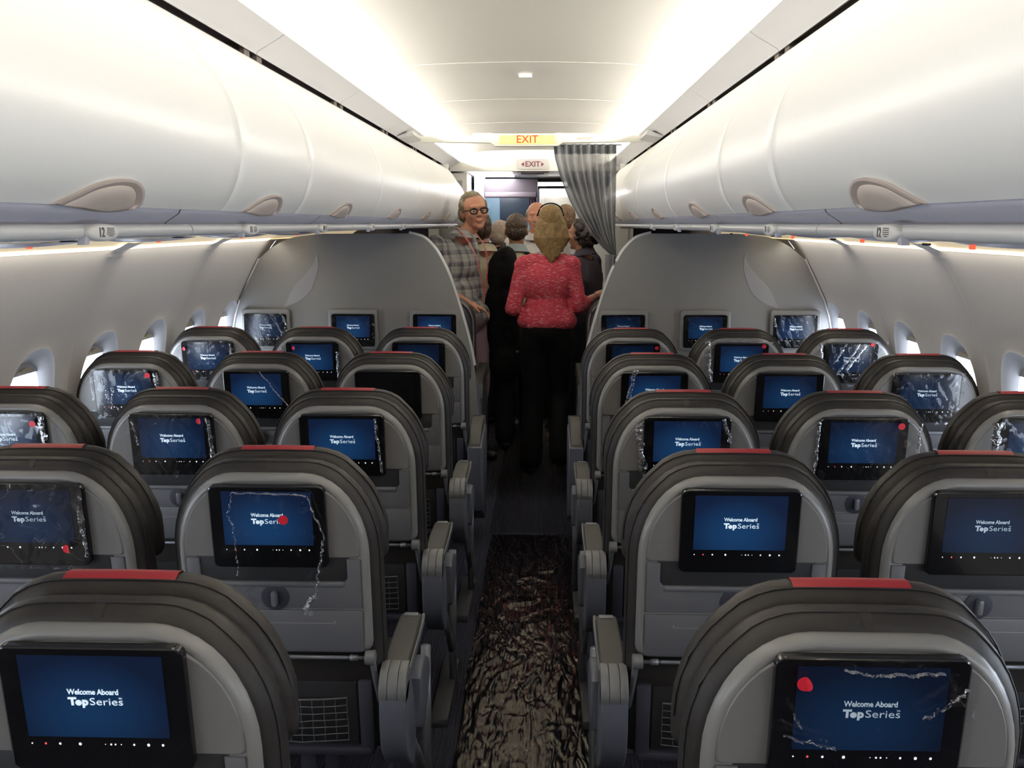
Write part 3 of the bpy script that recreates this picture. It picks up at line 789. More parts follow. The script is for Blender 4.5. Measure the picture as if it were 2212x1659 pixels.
def build_tray():
    bm = bmesh.new()
    b2 = bmesh.new()
    prof = [(-.194, .788), (.194, .788), (.194, .909), (.164, .909), (.164, .863), (.158, .855), (-.158, .855), (-.164, .863), (-.164, .909), (-.194, .909)]
    prism_y(b2, prof, -.0672, -.05, .003)
    for v in b2.verts: v.co = Vector(th(v.co))
    me = bpy.data.meshes.new('tmp'); b2.to_mesh(me); b2.free(); bm.from_mesh(me); bpy.data.meshes.remove(me)
    tbox(bm, -.156, .156, -.072, -.060, .841, .855, .005, 3)          # rounded lip of the recess
    return bm
def build_traylow():
    bm = bmesh.new(); tbox(bm, -.194, .194, -.068, -.05, .681, .7845, .004)
    return bm
def build_slot():
    bm = bmesh.new(); tbox(bm, -.13, .13, -.069, -.066, .751, .7535, .001); tbox(bm, -.132, -.129, -.069, -.066, .751, .760, .001); tbox(bm, .129, .132, -.069, -.066, .751, .760, .001); return bm
def disc(bm, cx, cy, cz, r, d, n=20, tilt=True):
    f = th if tilt else (lambda v: v)
    L = [[f((cx + rr * math.cos(2 * PI * k / n), cy - dd, cz + rr * math.sin(2 * PI * k / n))) for k in range(n)] for rr, dd in ((r, 0), (r, d * .7), (r * .88, d))]
    rings(bm, L, True, True, True)
def build_latch():
    bm = bmesh.new(); disc(bm, 0, -.0665, .816, .031, .004); return bm
def build_latchknob():
    bm = bmesh.new(); b2 = bmesh.new(); prism_y(b2, rrect(.013, .036, .006, 4, 0, .816), -.084, -.068, .003)
    for v in b2.verts: v.co = Vector(th(v.co))
    me = bpy.data.meshes.new('tmp'); b2.to_mesh(me); b2.free(); bm.from_mesh(me); bpy.data.meshes.remove(me); return bm
def build_pivots(s):
    bm = bmesh.new()
    c = th((s * .205, -.066, .667)); n = 18
    L = [[(c[0] + dx * s, c[1] + r * math.cos(a), c[2] + r * math.sin(a)) for a in [2 * PI * k / n for k in range(n)]] for dx, r in ((-.010, .014), (-.008, .017), (.012, .017), (.014, .014))]
    rings(bm, L, True, True, True); return bm
def build_bar():
    bm = bmesh.new(); tube(bm, [th((-.197, -.064, .665)), th((.197, -.064, .665))], .005, 8)
    for s in (-1, 1): tube(bm, [th((s * .16, -.064, .665)), th((s * .178, -.064, .665))], .0075, 8)
    return bm
def build_trayarm(s):
    bm = bmesh.new(); pts = [th((s * .209, -.062, .667)), th((s * .214, -.050, .60)), th((s * .219, -.040, .54)), th((s * .221, -.025, .50)), th((s * .222, .0, .475))]
    tube(bm, pts, [.008, .007, .006, .006, .007], 8); return bm
def build_lower():
    bm = bmesh.new(); tbox(bm, -.206, .206, -.045, .02, .40, .645, .012)
    tbox(bm, -.206, -.172, -.056, -.03, .41, .60, .006); tbox(bm, .172, .206, -.056, -.03, .41, .60, .006); tbox(bm, -.20, .20, -.058, -.03, .40, .425, .008)
    return bm
def build_pocket():
    bm = bmesh.new(); tbox(bm, -.168, .168, -.050, -.044, .43, .595, .004); return bm
def build_net():
    bm = bmesh.new()
    nx, nz = 11, 6
    def P(i, j):
        x = -.145 + .29 * i / nx; z = .445 + .11 * j / nz
        bul = .016 * (1 - (2 * i / nx - 1) ** 2) * (1 if j < nz else .8) + .003 * noise.noise(Vector((i * 1.7, j * 2.1, 3)))
        return th((x + .002 * noise.noise(Vector((i, j * 1.3, 9))), -.056 - bul, z + .003 * noise.noise(Vector((i * .9, j, 1)))))
    for i in range(nx + 1): tube(bm, [P(i, j) for j in range(nz + 1)], .0010, 4)
    for j in range(nz + 1): tube(bm, [P(i, j) for i in range(nx + 1)], .0024 if j == nz else .0015, 4)
    return bm
def build_cushion():
    bm = bmesh.new(); box(bm, -.225, .225, .12, .56, .36, .47, .03, 3); return bm
def build_leg(y):
    bm = bmesh.new(); box(bm, -.02, .02, y, y + .03, 0, .36, .004); return bm
def build_beam():
    bm = bmesh.new(); tube(bm, [(-.25, .20, .34), (.25, .20, .34)], .02, 10); tube(bm, [(-.25, .48, .34), (.25, .48, .34)], .02, 10); return bm
def arm_profile_housing():
    return [tuple(p) for p in smooth_curve([(-.036, .590), (-.010, .602), (.030, .600), (.070, .575), (.105, .52), (.122, .46), (.122, .40), (.100, .352), (.070, .355), (.02, .395), (-.020, .44), (-.038, .50), (-.040, .56)], 3)]
def add_arm(parent, cx, w=.060, aisle=None, front=False):
    """armrest centred on local x = cx, hinge near y .02; aisle = +-1 outward side"""
    def A(name, bm, m, p=None, **k): return frombm(name, bm, m, p or parent, **k)
    if front:
        root_bm = bmesh.new()
        pr = [(-.02, .555), (-.01, .575), (.05, .600), (.14, .632), (.24, .640), (.37, .640), (.385, .628), (.385, .60), (.0, .53)]
        prism_x(root_bm, pr, cx - w / 2, cx + w / 2, .006); ar = A('armrest_pad', root_bm, M['pad'])
        bm = bmesh.new(); prism_x(bm, [(.372, .646), (.40, .640), (.405, .60), (.40, .57), (.372, .58)], cx - w / 2 - .003, cx + w / 2 + .003, .005); A('front_cap', bm, M['armcap'], ar)
        bm = bmesh.new(); pr = [(-.03, .56), (.10, .585), (.37, .600), (.40, .58), (.41, .40), (.36, .14), (.28, .11), (.05, .22), (-.03, .40)]
        prism_x(bm, pr, cx - w / 2 - .002 + (0 if aisle and aisle > 0 else -.006), cx + w / 2 + .002 + (.006 if aisle and aisle > 0 else 0), .008); A('side_console', bm, M['armside'])
        return
    bm = bmesh.new(); L = []
    for y, z, hw, t in ((.028, .632, w / 2, .03), (.06, .637, w / 2, .032), (.20, .641, w / 2 * .97, .030), (.27, .642, w / 2 * .94, .026), (.305, .640, w / 2 * .88, .018), (.315, .634, w / 2 * .8, .010)):
        L.append([(cx + x, y, z + zz) for x, zz in ((-hw, -t), (-hw, -.004), (-hw + .004, 0), (hw - .004, 0), (hw, -.004), (hw, -t))])
    rings(bm, L, True, True, True); pad = A('armrest_pad', bm, M['pad'], sharp=30)
    bm = bmesh.new(); so = aisle or 1
    prism_x(bm, [(.03, .60), (.30, .612), (.318, .632), (.312, .638), (.30, .628), (.03, .622)], cx + so * (w / 2 - .004), cx + so * (w / 2 + .003), .001); A('armrest_trim', bm, M['armcap'], pad)
    bm = bmesh.new(); box(bm, cx - .018, cx + .018, .285, .305, .640, .6435, .001); A('recline_button', bm, M['metal'], pad)
    # hinge cap with two slots
    hp = [tuple(p) for p in smooth_curve([(.034, .638), (.010, .637), (-.018, .628), (-.036, .606), (-.042, .585)], 3)] + [(-.036, .566), (0, .565), (.034, .60)]
    cols = ((-w / 2 - .001, -.0125), (-.0115, .0115), (.0125, w / 2 + .001))
    bm = bmesh.new()
    for a, b in cols: prism_x(bm, hp, cx + a, cx + b, .0012)
    A('hinge_cap', bm, M['armcap'], sharp=40)
    bm = bmesh.new(); pr = arm_profile_housing(); prism_x(bm, pr, cx - w / 2 - .001, cx + w / 2 + .001, .006); A('armrest_housing', bm, M['armside'], sharp=40)
    if aisle:
        bm = bmesh.new(); pr = [tuple(p) for p in smooth_curve([(.13, .545), (.17, .56), (.24, .555), (.30, .52), (.30, .47), (.24, .42), (.17, .40), (.13, .42)], 3)]
        prism_x(bm, pr, cx + (aisle * .012 if aisle > 0 else aisle * .045), cx + (aisle * .045 if aisle > 0 else aisle * .012), .008); A('side_shroud', bm, M['armside'], sharp=40)
        bm = bmesh.new(); tube(bm, [(cx + aisle * .02, .10, .41), (cx + aisle * .015, .42, .12)], .012, 10); tube(bm, [(cx + aisle * .02, .42, .50), (cx + aisle * .02, .40, .02)], .014, 10)
        A('side_strut', bm, M['metal'])
        bm = bmesh.new(); box(bm, cx - .03 + (.0), cx + .03, .10, .56, 0, .03, .006); A('floor_foot', bm, M['recess'])

# shared mesh data for the copies
_cache = {}
def part(name, builder, m, parent, key=None, sharp=35, **k):
    kk = (key or name, builder.__name__)
    if kk not in _cache:
        o = frombm(name, builder(), m, parent, sharp=sharp, **k); _cache[kk] = o.data; return o
    o = bpy.data.objects.new(name, _cache[kk]); C.objects.link(o); o.parent = parent; return o

t_w = text_mesh('w', 'Welcome Aboard', .0185 * .62, .00018, .97, sx=.86)
t_T = text_mesh('T', 'T', .0185, .0009, 1, sx=1.1); t_p = text_mesh('p', 'p', .0185, .0009, 1, sx=1.05)
t_S = text_mesh('S', 'Series', .0185, -.00012, 1.0, sx=1.22, font_align='LEFT')
t_tm = text_mesh('tm', 'TM', .004, 0, 1)
_b = bmesh.new(); _c = [_b.verts.new((.0052 * math.cos(a), 0, .0052 * math.sin(a))) for a in [2 * PI * k / 18 for k in range(18)]]; _b.faces.new(_c)
t_o = bpy.data.meshes.new('o'); _b.to_mesh(t_o); _b.free()
SC_ = T((0, 0, -.0045)) @ Matrix.Scale(.86, 4)
TEXT_ME = join_meshes('screen_text', [(t_w, T((0, 0, .0105)))] + [(a_, SC_ @ T(b_)) for a_, b_ in ((t_T, (-.0345, 0, 0)), (t_o, (-.0248, 0, -.0017)), (t_p, (-.0142, 0, 0)), (t_S, (-.0076, 0, 0)), (t_tm, (.0425, 0, .0065)))])
TEXT_ME.transform(T((.0, 0, .002)))
TEXT_DIM = TEXT_ME.copy()
TEXT_ME.materials.append(M['text']); TEXT_DIM.materials.append(M['text_dim'])
_b = bmesh.new()
for x, w_, mi in ((-.096, .0016, 0), (-.077, .0022, 1), (-.057, .0024, 0), (-.029, .0030, 0), (.006, .0010, 0), (.014, .0020, 0), (.020, .0018, 0), (.028, .0012, 0), (.046, .0022, 0), (.066, .0030, 0), (.086, .0026, 0)):
    vs = [_b.verts.new((x + w_ * .7 * math.cos(a), 0, w_ * .8 * math.sin(a))) for a in [2 * PI * k / 8 for k in range(8)]]; f = _b.faces.new(vs); f.material_index = mi
ICON_ME = bpy.data.meshes.new('control_icons'); _b.to_mesh(ICON_ME); _b.free(); ICON_ME.materials.append(M['icon']); ICON_ME.materials.append(M['iconr'])
_b = bmesh.new(); prism_y(_b, rrect(MON_W, MON_H, .014), -.010, .006, .003)
bmesh.ops.recalc_face_normals(_b, faces=_b.faces); MON_ME = bpy.data.meshes.new('monitor'); _b.to_mesh(MON_ME); _b.free(); MON_ME.materials.append(M['black'])
SCR = {}
for k_ in ('screen', 'screen_mid', 'screen_dim', 'off'):
    _b = bmesh.new(); prism_y(_b, rrect(SCR_W, SCR_H, .001, 2), -.0008, .0005); bmesh.ops.recalc_face_normals(_b, faces=_b.faces)
    me_ = bpy.data.meshes.new('screen'); _b.to_mesh(me_); _b.free(); me_.materials.append(M[k_]); SCR[k_] = me_
def lnk(name, me, parent, loc=(0, 0, 0), rot=(0, 0, 0)):
    o = bpy.data.objects.new(name, me); C.objects.link(o); o.parent = parent; o.location = loc; o.rotation_euler = rot; return o
ANG = math.atan(TILT)            # lean of the monitor face
def add_monitor(parent, loc, mode, rot=0):
    mo = lnk('monitor', MON_ME, parent, loc, (rot, 0, 0))
    sc = lnk('screen', SCR[mode], mo, (.0, -.0103, .021))
    if mode != 'off':
        lnk('screen_text', TEXT_DIM if mode == 'screen_dim' else TEXT_ME, mo, (.0, -.0122, .017))
        lnk('control_icons', ICON_ME, mo, (.001, -.0106, -.053))
    return mo

def mon_pos(): return th((0, -.070, .989))
def airline_seat(x, y, label, mode, arms, first=False):
    r = empty('airline_seat', (x, y, 0)); tag(r, label, 'seat', 'rows of cabin seats')
    bk = part('backrest', build_backrest, M['leather'], r, sharp=60); part('piping', build_piping, M['piping'], bk, sharp=80); part('centre_seam', build_seam, M['leather2'], bk, sharp=80)
    hd = part('headrest', build_headrest, M['leather2'], r, sharp=60); part('red_patch', build_red, M['red'], hd, sharp=80); part('headrest_piping', build_headpiping, M['piping'], hd, sharp=80)
    sh = part('back_shell', build_shell, M['shellrim'], r, sharp=50)
    part('monitor_surround', build_surround, M['shell'], sh)
    part('stowage_recess', build_recess, M['recess'], sh)
    tr = part('tray_table', build_tray, M['tray'], r)
    lt = part('latch_dial', build_latch, M['base'], tr); part('latch_knob', build_latchknob, M['metal'], tr)
    tl = part('tray_lower_panel', build_traylow, M['tray'], r); part('handle_groove', build_slot, M['shellrim'], tl)
    part('hinge_bar', build_bar, M['metal'], r)
    for s in (-1, 1):
        f = (lambda s=s: build_pivots(s)); f.__name__ = 'piv%d' % s; part('hinge_knob', f, M['armcap'], r)
        f = (lambda s=s: build_trayarm(s)); f.__name__ = 'arm%d' % s; part('tray_arm', f, M['metal'], r)
    part('lower_back', build_lower, M['base'], r)
    pk = part('literature_pocket', build_pocket, M['netback'], r); part('pocket_net', build_net, M['net'], pk, sharp=80)
    part('seat_cushion', build_cushion, M['leather'], r); part('seat_beam', build_beam, M['metal'], r)
    for yy in (.2, .46):
        f = (lambda yy=yy: build_leg(yy)); f.__name__ = 'leg%s' % yy; part('leg', f, M['base'], r)
    add_monitor(r, mon_pos(), mode, ANG)
    return r

COLS = [('A', -1.53, 'window seat left of the aisle'), ('B', -1.022, 'middle seat left of the aisle'), ('C', -.512, 'aisle seat left of the aisle'),
        ('D', .507, 'aisle seat right of the aisle'), ('E', 1.018, 'middle seat right of the aisle'), ('F', 1.53, 'window seat right of the aisle')]
PRESENT = {0: 'CD', 1: 'BCDE', 2: 'ABCDEF', 3: 'ABCDEF', 4: 'ABCDEF'}
MODE = {(0, 'C'): 'screen_mid', (0, 'D'): 'screen_dim', (1, 'B'): 'screen_dim', (1, 'C'): 'screen', (1, 'D'): 'screen', (1, 'E'): 'screen_dim',
        (2, 'A'): 'screen_mid', (2, 'B'): 'screen_mid', (2, 'C'): 'screen', (2, 'D'): 'screen', (2, 'E'): 'screen_mid', (2, 'F'): 'screen_mid',
        (3, 'A'): 'screen_mid', (3, 'B'): 'screen', (3, 'C'): 'off', (3, 'D'): 'screen', (3, 'E'): 'screen_mid', (3, 'F'): 'screen_dim',
        (4, 'A'): 'screen_mid', (4, 'B'): 'screen', (4, 'C'): 'screen_dim', (4, 'D'): 'screen_dim', (4, 'E'): 'screen', (4, 'F'): 'screen_dim'}
SEATPOS = {}
for ri, yr in enumerate(ROWS):
    for c, x, cn in COLS:
        if c not in PRESENT[ri]: continue
        extra = {(3, 'C'): ', its screen black'}.get((ri, c), '')
        x += (.010 if x > 0 else -.008) if ri == 0 else ((.018 if x > 0 else -.018) if ri == 1 and c in 'BE' else 0); yr_ = yr - .02 if ri == 0 else yr
        r = airline_seat(x, yr_ - .015, 'grey-shelled leather %s, %s%s' % (cn, ROWN[ri], extra), MODE[(ri, c)], None)
        SEATPOS[(ri, c)] = (x, yr_ - .015)
        if c == 'C': add_arm(r, .258, aisle=1, front=(ri == 4)); add_arm(r, -.255, w=.045)
        if c == 'D': add_arm(r, -.258, aisle=-1, front=(ri == 4)); add_arm(r, .250, w=.045)
        if c in 'BE': add_arm(r, -.255 if c == 'B' else .255, w=.045)

# bulkhead monitors
BMODE = ['screen_dim', 'screen', 'screen', 'screen_dim', 'screen_mid', 'screen_mid']
BX = [-1.55, -1.032, -.553, .545, 1.02, 1.537]
BLAB = ['nearest the left wall', 'middle one on the left bulkhead', 'beside the aisle on the left bulkhead', 'beside the aisle on the right bulkhead', 'middle one on the right bulkhead', 'nearest the right wall']
for i, x in enumerate(BX):
    bmn = empty('bulkhead_screen', (x, BK, 1.028)); tag(bmn, 'grey-framed screen mounted on the bulkhead, ' + BLAB[i], 'screen', 'screens on the bulkhead')
    _b = bmesh.new(); prism_y(_b, rrect(.290, .236, .022), -.030, .0, .006); frombm('frame', _b, M['shellrim'], bmn)
    add_monitor(bmn, (0, -.027, -.004), BMODE[i])

# ------------------------------------------------------------------ plastic films over the screens
def film_mesh(w, h, seed, outline=None, amp=.004, nx=36, nz=28, bulge=.006, skew=None):
    bm = bmesh.new(); L = []
    for j in range(nz + 1):
        row = []
        for i in range(nx + 1):
            u, v = i / nx, j / nz
            x, z = (u - .5) * w, (v - .5) * h
            if outline: x, z = outline(u, v, x, z)
            nzv = noise.noise(Vector((x * 22 + seed * 3.1, z * 22, seed)))
            rd = 1 - abs(noise.noise(Vector((x * 30 + z * 18, z * 12 + seed, seed * 1.7)))) * 3
            edge = min(1, 6 * min(u, 1 - u, v, 1 - v) + .25)
            y = -.004 - abs(nzv) * amp - max(0, rd) * amp * .6 - bulge * (1 - edge) * (.5 + noise.noise(Vector((x * 60, z * 60, seed + 5))))
            y -= bulge * .5
            row.append((x + .003 * (1 - edge) * noise.noise(Vector((z * 50, seed, 1))) * 2, y, z))
        L.append(row)
    rings(bm, L, closed=False); return bm
def sticker(parent, x, z, y=-.016, r=.011, curl=True):
    bm = bmesh.new(); n = 20; L = []
    for rr in (.02, .5, .85, 1):
        ring = []
        for k in range(n):
            a = 2 * PI * k / n; xx, zz = r * rr * math.cos(a), r * rr * math.sin(a)
            yy = -max(0, xx - r * .25) * 1.0 if curl else 0
            ring.append((x + xx * (1 - (.25 if (curl and xx > r * .25) else 0)), y + yy, z + zz))
        L.append(ring)
    rings(bm, L, True, True, False)
    o = frombm('red_sticker', bm, M['sticker'], parent, sharp=80)
    o['label'] = 'round red sticker'
    return o
def edge_strip(parent, x0, z0, x1, z1, w=.010, seed=0, y=-.012):
    """crinkled folded edge of the film"""
    bm = bmesh.new(); L = []; n = 40
    for k in range(n + 1):
        t = k / n; x = x0 + (x1 - x0) * t; z = z0 + (z1 - z0) * t
        dx, dz = (z1 - z0), -(x1 - x0); l_ = math.hypot(dx, dz); dx /= l_; dz /= l_
        ww = w * (.6 + .6 * noise.noise(Vector((t * 9, seed, 0))) + .3)
        wob = .006 * noise.noise(Vector((t * 5, seed, 4)))
        L.append([(x + dx * (q * ww + wob), y - .004 * abs(noise.noise(Vector((t * 25, q * 3, seed)))) * 2 - .005 * (1 - abs(q)), z + dz * (q * ww + wob)) for q in (-1, -.5, 0, .5, 1)])
    rings(bm, L, closed=False); return frombm('folded_edge', bm, M['film_edge'], parent, sharp=80)
def add_film(anchor, label, w=.262, h=.20, seed=1, outline=None, stick=None, edges=(), amp=.004, rot=ANG, dx=0, dz=0):
    f = empty('screen_film', anchor); f.rotation_euler = (rot, 0, 0)
    tag(f, label, 'plastic film', 'clear films left over the screens')
    frombm('clear_sheet', film_mesh(w, h, seed, outline, amp), M['film'], f, sharp=80, loc=(dx, 0, dz))
    if stick: sticker(f, *stick)
    for e in edges: edge_strip(f, *e, seed=seed + e[0] * 10)
    return f
def seat_anchor(ri, c):
    x, y = SEATPOS[(ri, c)]; p = mon_pos(); return (x + p[0], y + p[1] - .012, p[2])
def droop(u, v, x, z):
    zz = -.19 + .275 * v; xl = -.068 - .010 * math.sin(min(1, max(0, v - .55) * 2.2) * PI); xr = .10 + .02 * math.sin(v * PI) if v > .2 else .075 + .025 * v / .2
    return xl + (xr - xl) * u, zz
def droop_old(u, v, x, z):
    # hanging bag: wide at the top, slipping down and right
    top, bot = .085, -.205
    zz = bot + (top - bot) * v
    wd = .098 + .006 * math.sin(v * 7) if v > .42 else .098 * (.55 + .45 * v / .42)
    cx = .028 + (.0 if v > .42 else .025 * (1 - v / .42))
    return cx + (u - .5) * 2 * wd, zz
add_film(seat_anchor(0, 'D'), 'clear film with a curled red sticker at its top left over the nearest right screen', seed=3, stick=(-.092, .066, -.014, .0105), amp=.003, edges=((-.045, .088, .0, .080, .0012), (.0, .080, .085, .083, .0014), (.118, .062, .085, .030, .0014), (.085, .030, .062, .018, .001), (-.115, -.012, -.045, -.030, .0012), (-.105, .022, -.092, .0, .001)))
add_film(seat_anchor(1, 'C'), 'loose clear bag drooping below the screen with a red dot beside the lettering', w=.2, h=.3, seed=5, outline=droop, stick=(.040, .026, -.02, .011, False), edges=((-.066, .087, .093, .080, .0016), (-.066, .087, -.081, .038, .0018), (-.081, .038, -.070, .0, .002), (-.070, .0, -.070, -.11, .0018), (.093, .078, .124, -.014, .0018), (.124, -.014, .115, -.063, .0025), (.115, -.063, .098, -.155, .003), (.098, -.155, .071, -.19, .006), (.071, -.19, .09, -.205, .008)), amp=.006)
add_film(seat_anchor(1, 'B'), 'creased clear film with red sticker at lower right, second row middle left screen', seed=7, stick=(.085, -.050, -.014, .010), edges=((.122, .05, .126, -.07, .004),), amp=.005)
add_film(seat_anchor(2, 'A'), 'shiny clear film with red dot near the left wall, third row', w=.275, seed=9, stick=(.098, .066, -.014, .010, False), edges=((.128, .09, .130, -.08, .010),))
add_film(seat_anchor(2, 'B'), 'clear film with crinkled right edge over the third row middle left screen', seed=11, stick=(.092, .078, -.014, .009), edges=((.118, .09, .128, -.07, .007), (-.110, .085, -.098, .0, .003)))
add_film(seat_anchor(2, 'C'), 'clear film with one white vertical fold, third row left aisle screen', seed=13, edges=((.103, .09, .118, -.08, .004),), amp=.005)
add_film(seat_anchor(2, 'D'), 'crumpled clear film bulging over the third row right aisle screen', w=.285, h=.21, seed=15, edges=((-.145, .08, -.125, -.08, .010), (.10, .095, .125, .02, .006)), amp=.009)
add_film(seat_anchor(2, 'E'), 'wide clear film with red dot at top right, third row middle right screen', w=.31, seed=17, stick=(.100, .076, -.014, .010, False), edges=((-.135, .09, -.140, -.09, .006), (.152, .085, .155, -.06, .006)))
add_film(seat_anchor(2, 'F'), 'glaring wrinkled film on the third row screen by the right wall', w=.28, seed=19, edges=((-.138, .09, -.142, -.08, .014),), amp=.008)
add_film(seat_anchor(3, 'A'), 'glossy film with red dot at top right by the left wall, fourth row', w=.27, seed=21, stick=(.094, .078, -.014, .011, False), edges=((.125, .09, .128, .0, .010), (-.085, .07, -.068, -.03, .005), (-.05, .03, -.06, -.06, .005)))
def peel(u, v, x, z):
    k = max(0, u + v - 1.35); return x - k * .10, z - k * .12
add_film(seat_anchor(3, 'B'), 'half-peeled clear film folded back diagonally, fourth row middle left screen', seed=23, outline=peel, edges=((.02, .095, .13, -.05, .003),))
add_film(seat_anchor(3, 'D'), 'clear film with a stiff slanting fold at its left, fourth row right aisle screen', seed=25, edges=((-.075, .11, -.115, -.07, .008),), amp=.006)
add_film(seat_anchor(3, 'E'), 'faintly creased film over the fourth row middle right screen', seed=27, amp=.005)
add_film(seat_anchor(3, 'F'), 'bright reflecting film over the fourth row screen by the right wall', w=.27, seed=29, amp=.004, edges=((.10, -.02, .09, -.07, .006),))
add_film(seat_anchor(4, 'A'), 'clear film with red dot at top left, front row screen by the left wall', w=.27, seed=31, stick=(-.105, .062, -.014, .009), edges=((.118, .09, .12, -.06, .004),))
add_film(seat_anchor(4, 'B'), 'clear film with red dot at top left, front row middle left screen', w=.285, seed=33, stick=(-.085, .068, -.014, .009), edges=((.122, .05, .126, -.08, .007), (-.14, .07, -.14, .0, .003)))
add_film(seat_anchor(4, 'D'), 'dark crumpled film with red dot at top right, front row right aisle screen', seed=35, stick=(.11, .075, -.014, .009, False), amp=.006)
add_film(seat_anchor(4, 'E'), 'big loose film sleeve rising above the front row middle right screen', w=.35, h=.24, seed=37, stick=(.10, .085, -.014, .010, False), edges=((-.165, .11, -.15, -.09, .018), (-.17, .115, .14, .10, .003)), amp=.008, dz=.005)
add_film(seat_anchor(4, 'F'), 'brightly glinting film with vertical folds, front row screen by the right wall', w=.33, h=.22, seed=39, stick=(.09, .095, -.014, .009, False), edges=((-.15, .10, -.145, .02, .010), (.03, .10, -.06, -.05, .006), (.06, .10, -.02, -.03, .008), (-.03, .10, -.08, .0, .005)), amp=.008)
for i, (x, lb) in enumerate(zip(BX, ['glinting film on the bulkhead screen nearest the left wall', 'creased film on the middle left bulkhead screen', None, 'dark creased film on the bulkhead screen right of the aisle', 'creased film on the middle right bulkhead screen', 'glinting film on the bulkhead screen nearest the right wall'])):
    if lb: add_film((x, BK - .042, 1.024), lb, seed=50 + i, rot=0, amp=.006, w=.265, edges=((-.125, .085, -.12, .03, .005),) if i in (5,) else ())

# ------------------------------------------------------------------ plastic sheet on the aisle floor
def runner(name, x0, x1, y0, y1, m, amp, seed, label, dy=.012):
    bm = bmesh.new(); nx = 56; ny = int((y1 - y0) / dy); L = []
    for j in range(ny + 1):
        y = y0 + (y1 - y0) * j / ny; row = []
        for i in range(nx + 1):
            u = i / nx; x = x0 + (x1 - x0) * u + .012 * noise.noise(Vector((y * 2.5, seed, u * 2)))
            wv = Vector((x * 20 + 2.2 * noise.noise(Vector((x * 4, y * 3, seed))), y * 3.2 + .8 * noise.noise(Vector((y * 3, x * 5, 7))), seed))
            r1 = 1 - min(1, abs(noise.noise(wv)) * 4.5)
            wv2 = Vector((x * 50 + 2 * noise.noise(Vector((x * 9, y * 9, 3))), y * 18, seed + 4)); r2 = 1 - min(1, abs(noise.noise(wv2)) * 4)
            pat = max(0, min(1, .5 + 1.6 * noise.noise(Vector((x * 3, y * 1.6, seed + 8)))))
            z = .003 + amp * (r1 ** 3 * (.3 + .7 * pat) + .22 * r2 ** 2) * (.35 + .65 * min(1, 5 * min(u, 1 - u)))
            row.append((x, y, z))
        L.append(row)
    rings(bm, L, closed=False)
    o = frombm(name, bm, m, sharp=0); return tag(o, label, 'plastic sheet')
runner('floor_protection_film', -.19, .235, .6, 5.01, M['runner'], .010, 2, 'wrinkled shiny plastic sheet covering the aisle carpet nearest the camera')
runner('floor_protection_film', -.20, .24, 5.04, 7.7, M['runner2'], .005, 9, 'thinner dull plastic sheet on the aisle floor around the standing passengers', .03)

# ------------------------------------------------------------------ curtain
cu = empty('aisle_curtain', (.32, 5.95, 2.105)); tag(cu, 'sheer grey curtain gathered aside on the right of the aisle opening', 'curtain')
def curtain_pt(u, v):
    """u across 0..1, v 0 top .. 1 tie"""
    xl = smooth_l(v); xr = .512 - .322 + (.0 if v < .8 else (v - .8) * .05)
    x = xl + (xr - xl) * u
    am = .022 * (1 - .35 * v)
    y = am * math.sin(u * 2 * PI * 8.5 + .6 * math.sin(v * 3)) + .008 * math.sin(u * 31 + v * 2)
    return (x, y, -.655 * v ** 1.0)
def smooth_l(v):
    pts = [(0, -.185), (.12, -.175), (.3, -.14), (.5, -.085), (.65, -.03), (.8, .04), (.92, .11), (1, .17)]
    for a, b in zip(pts[:-1], pts[1:]):
        if a[0] <= v <= b[0]: t = (v - a[0]) / (b[0] - a[0]); return a[1] + (b[1] - a[1]) * t
    return .17
def sheet(v0, v1, nv, nu=150):
    bm = bmesh.new(); rings(bm, [[curtain_pt(i / nu, v0 + (v1 - v0) * j / nv) for i in range(nu + 1)] for j in range(nv + 1)], closed=False); return bm
frombm('heading', sheet(0, .085, 4), M['curtain_head'], cu, sharp=0)
frombm('curtain_cloth', sheet(.083, 1, 40), M['curtain'], cu, sharp=0)
bm = bmesh.new(); tube(bm, [(-.20, 0, -.005), (.22, 0, -.005)], .004, 8); frombm('curtain_track', bm, M['metal'], cu)
# lower bunch of the curtain behind the bulkhead edge
bm = bmesh.new(); L = []
for k in range(14):
    t = k / 13; z = -.65 - t * .30
    L.append([(.18 + .05 * t * 0 + .035 * (1 + .35 * math.cos(8 * a)) * math.cos(a), .03 * (1 + .35 * math.cos(8 * a)) * math.sin(a), z) for a in [2 * PI * q / 64 for q in range(64)]])
rings(bm, L, True, True, True); frombm('gathered_end', bm, M['curtain'], cu, sharp=0)

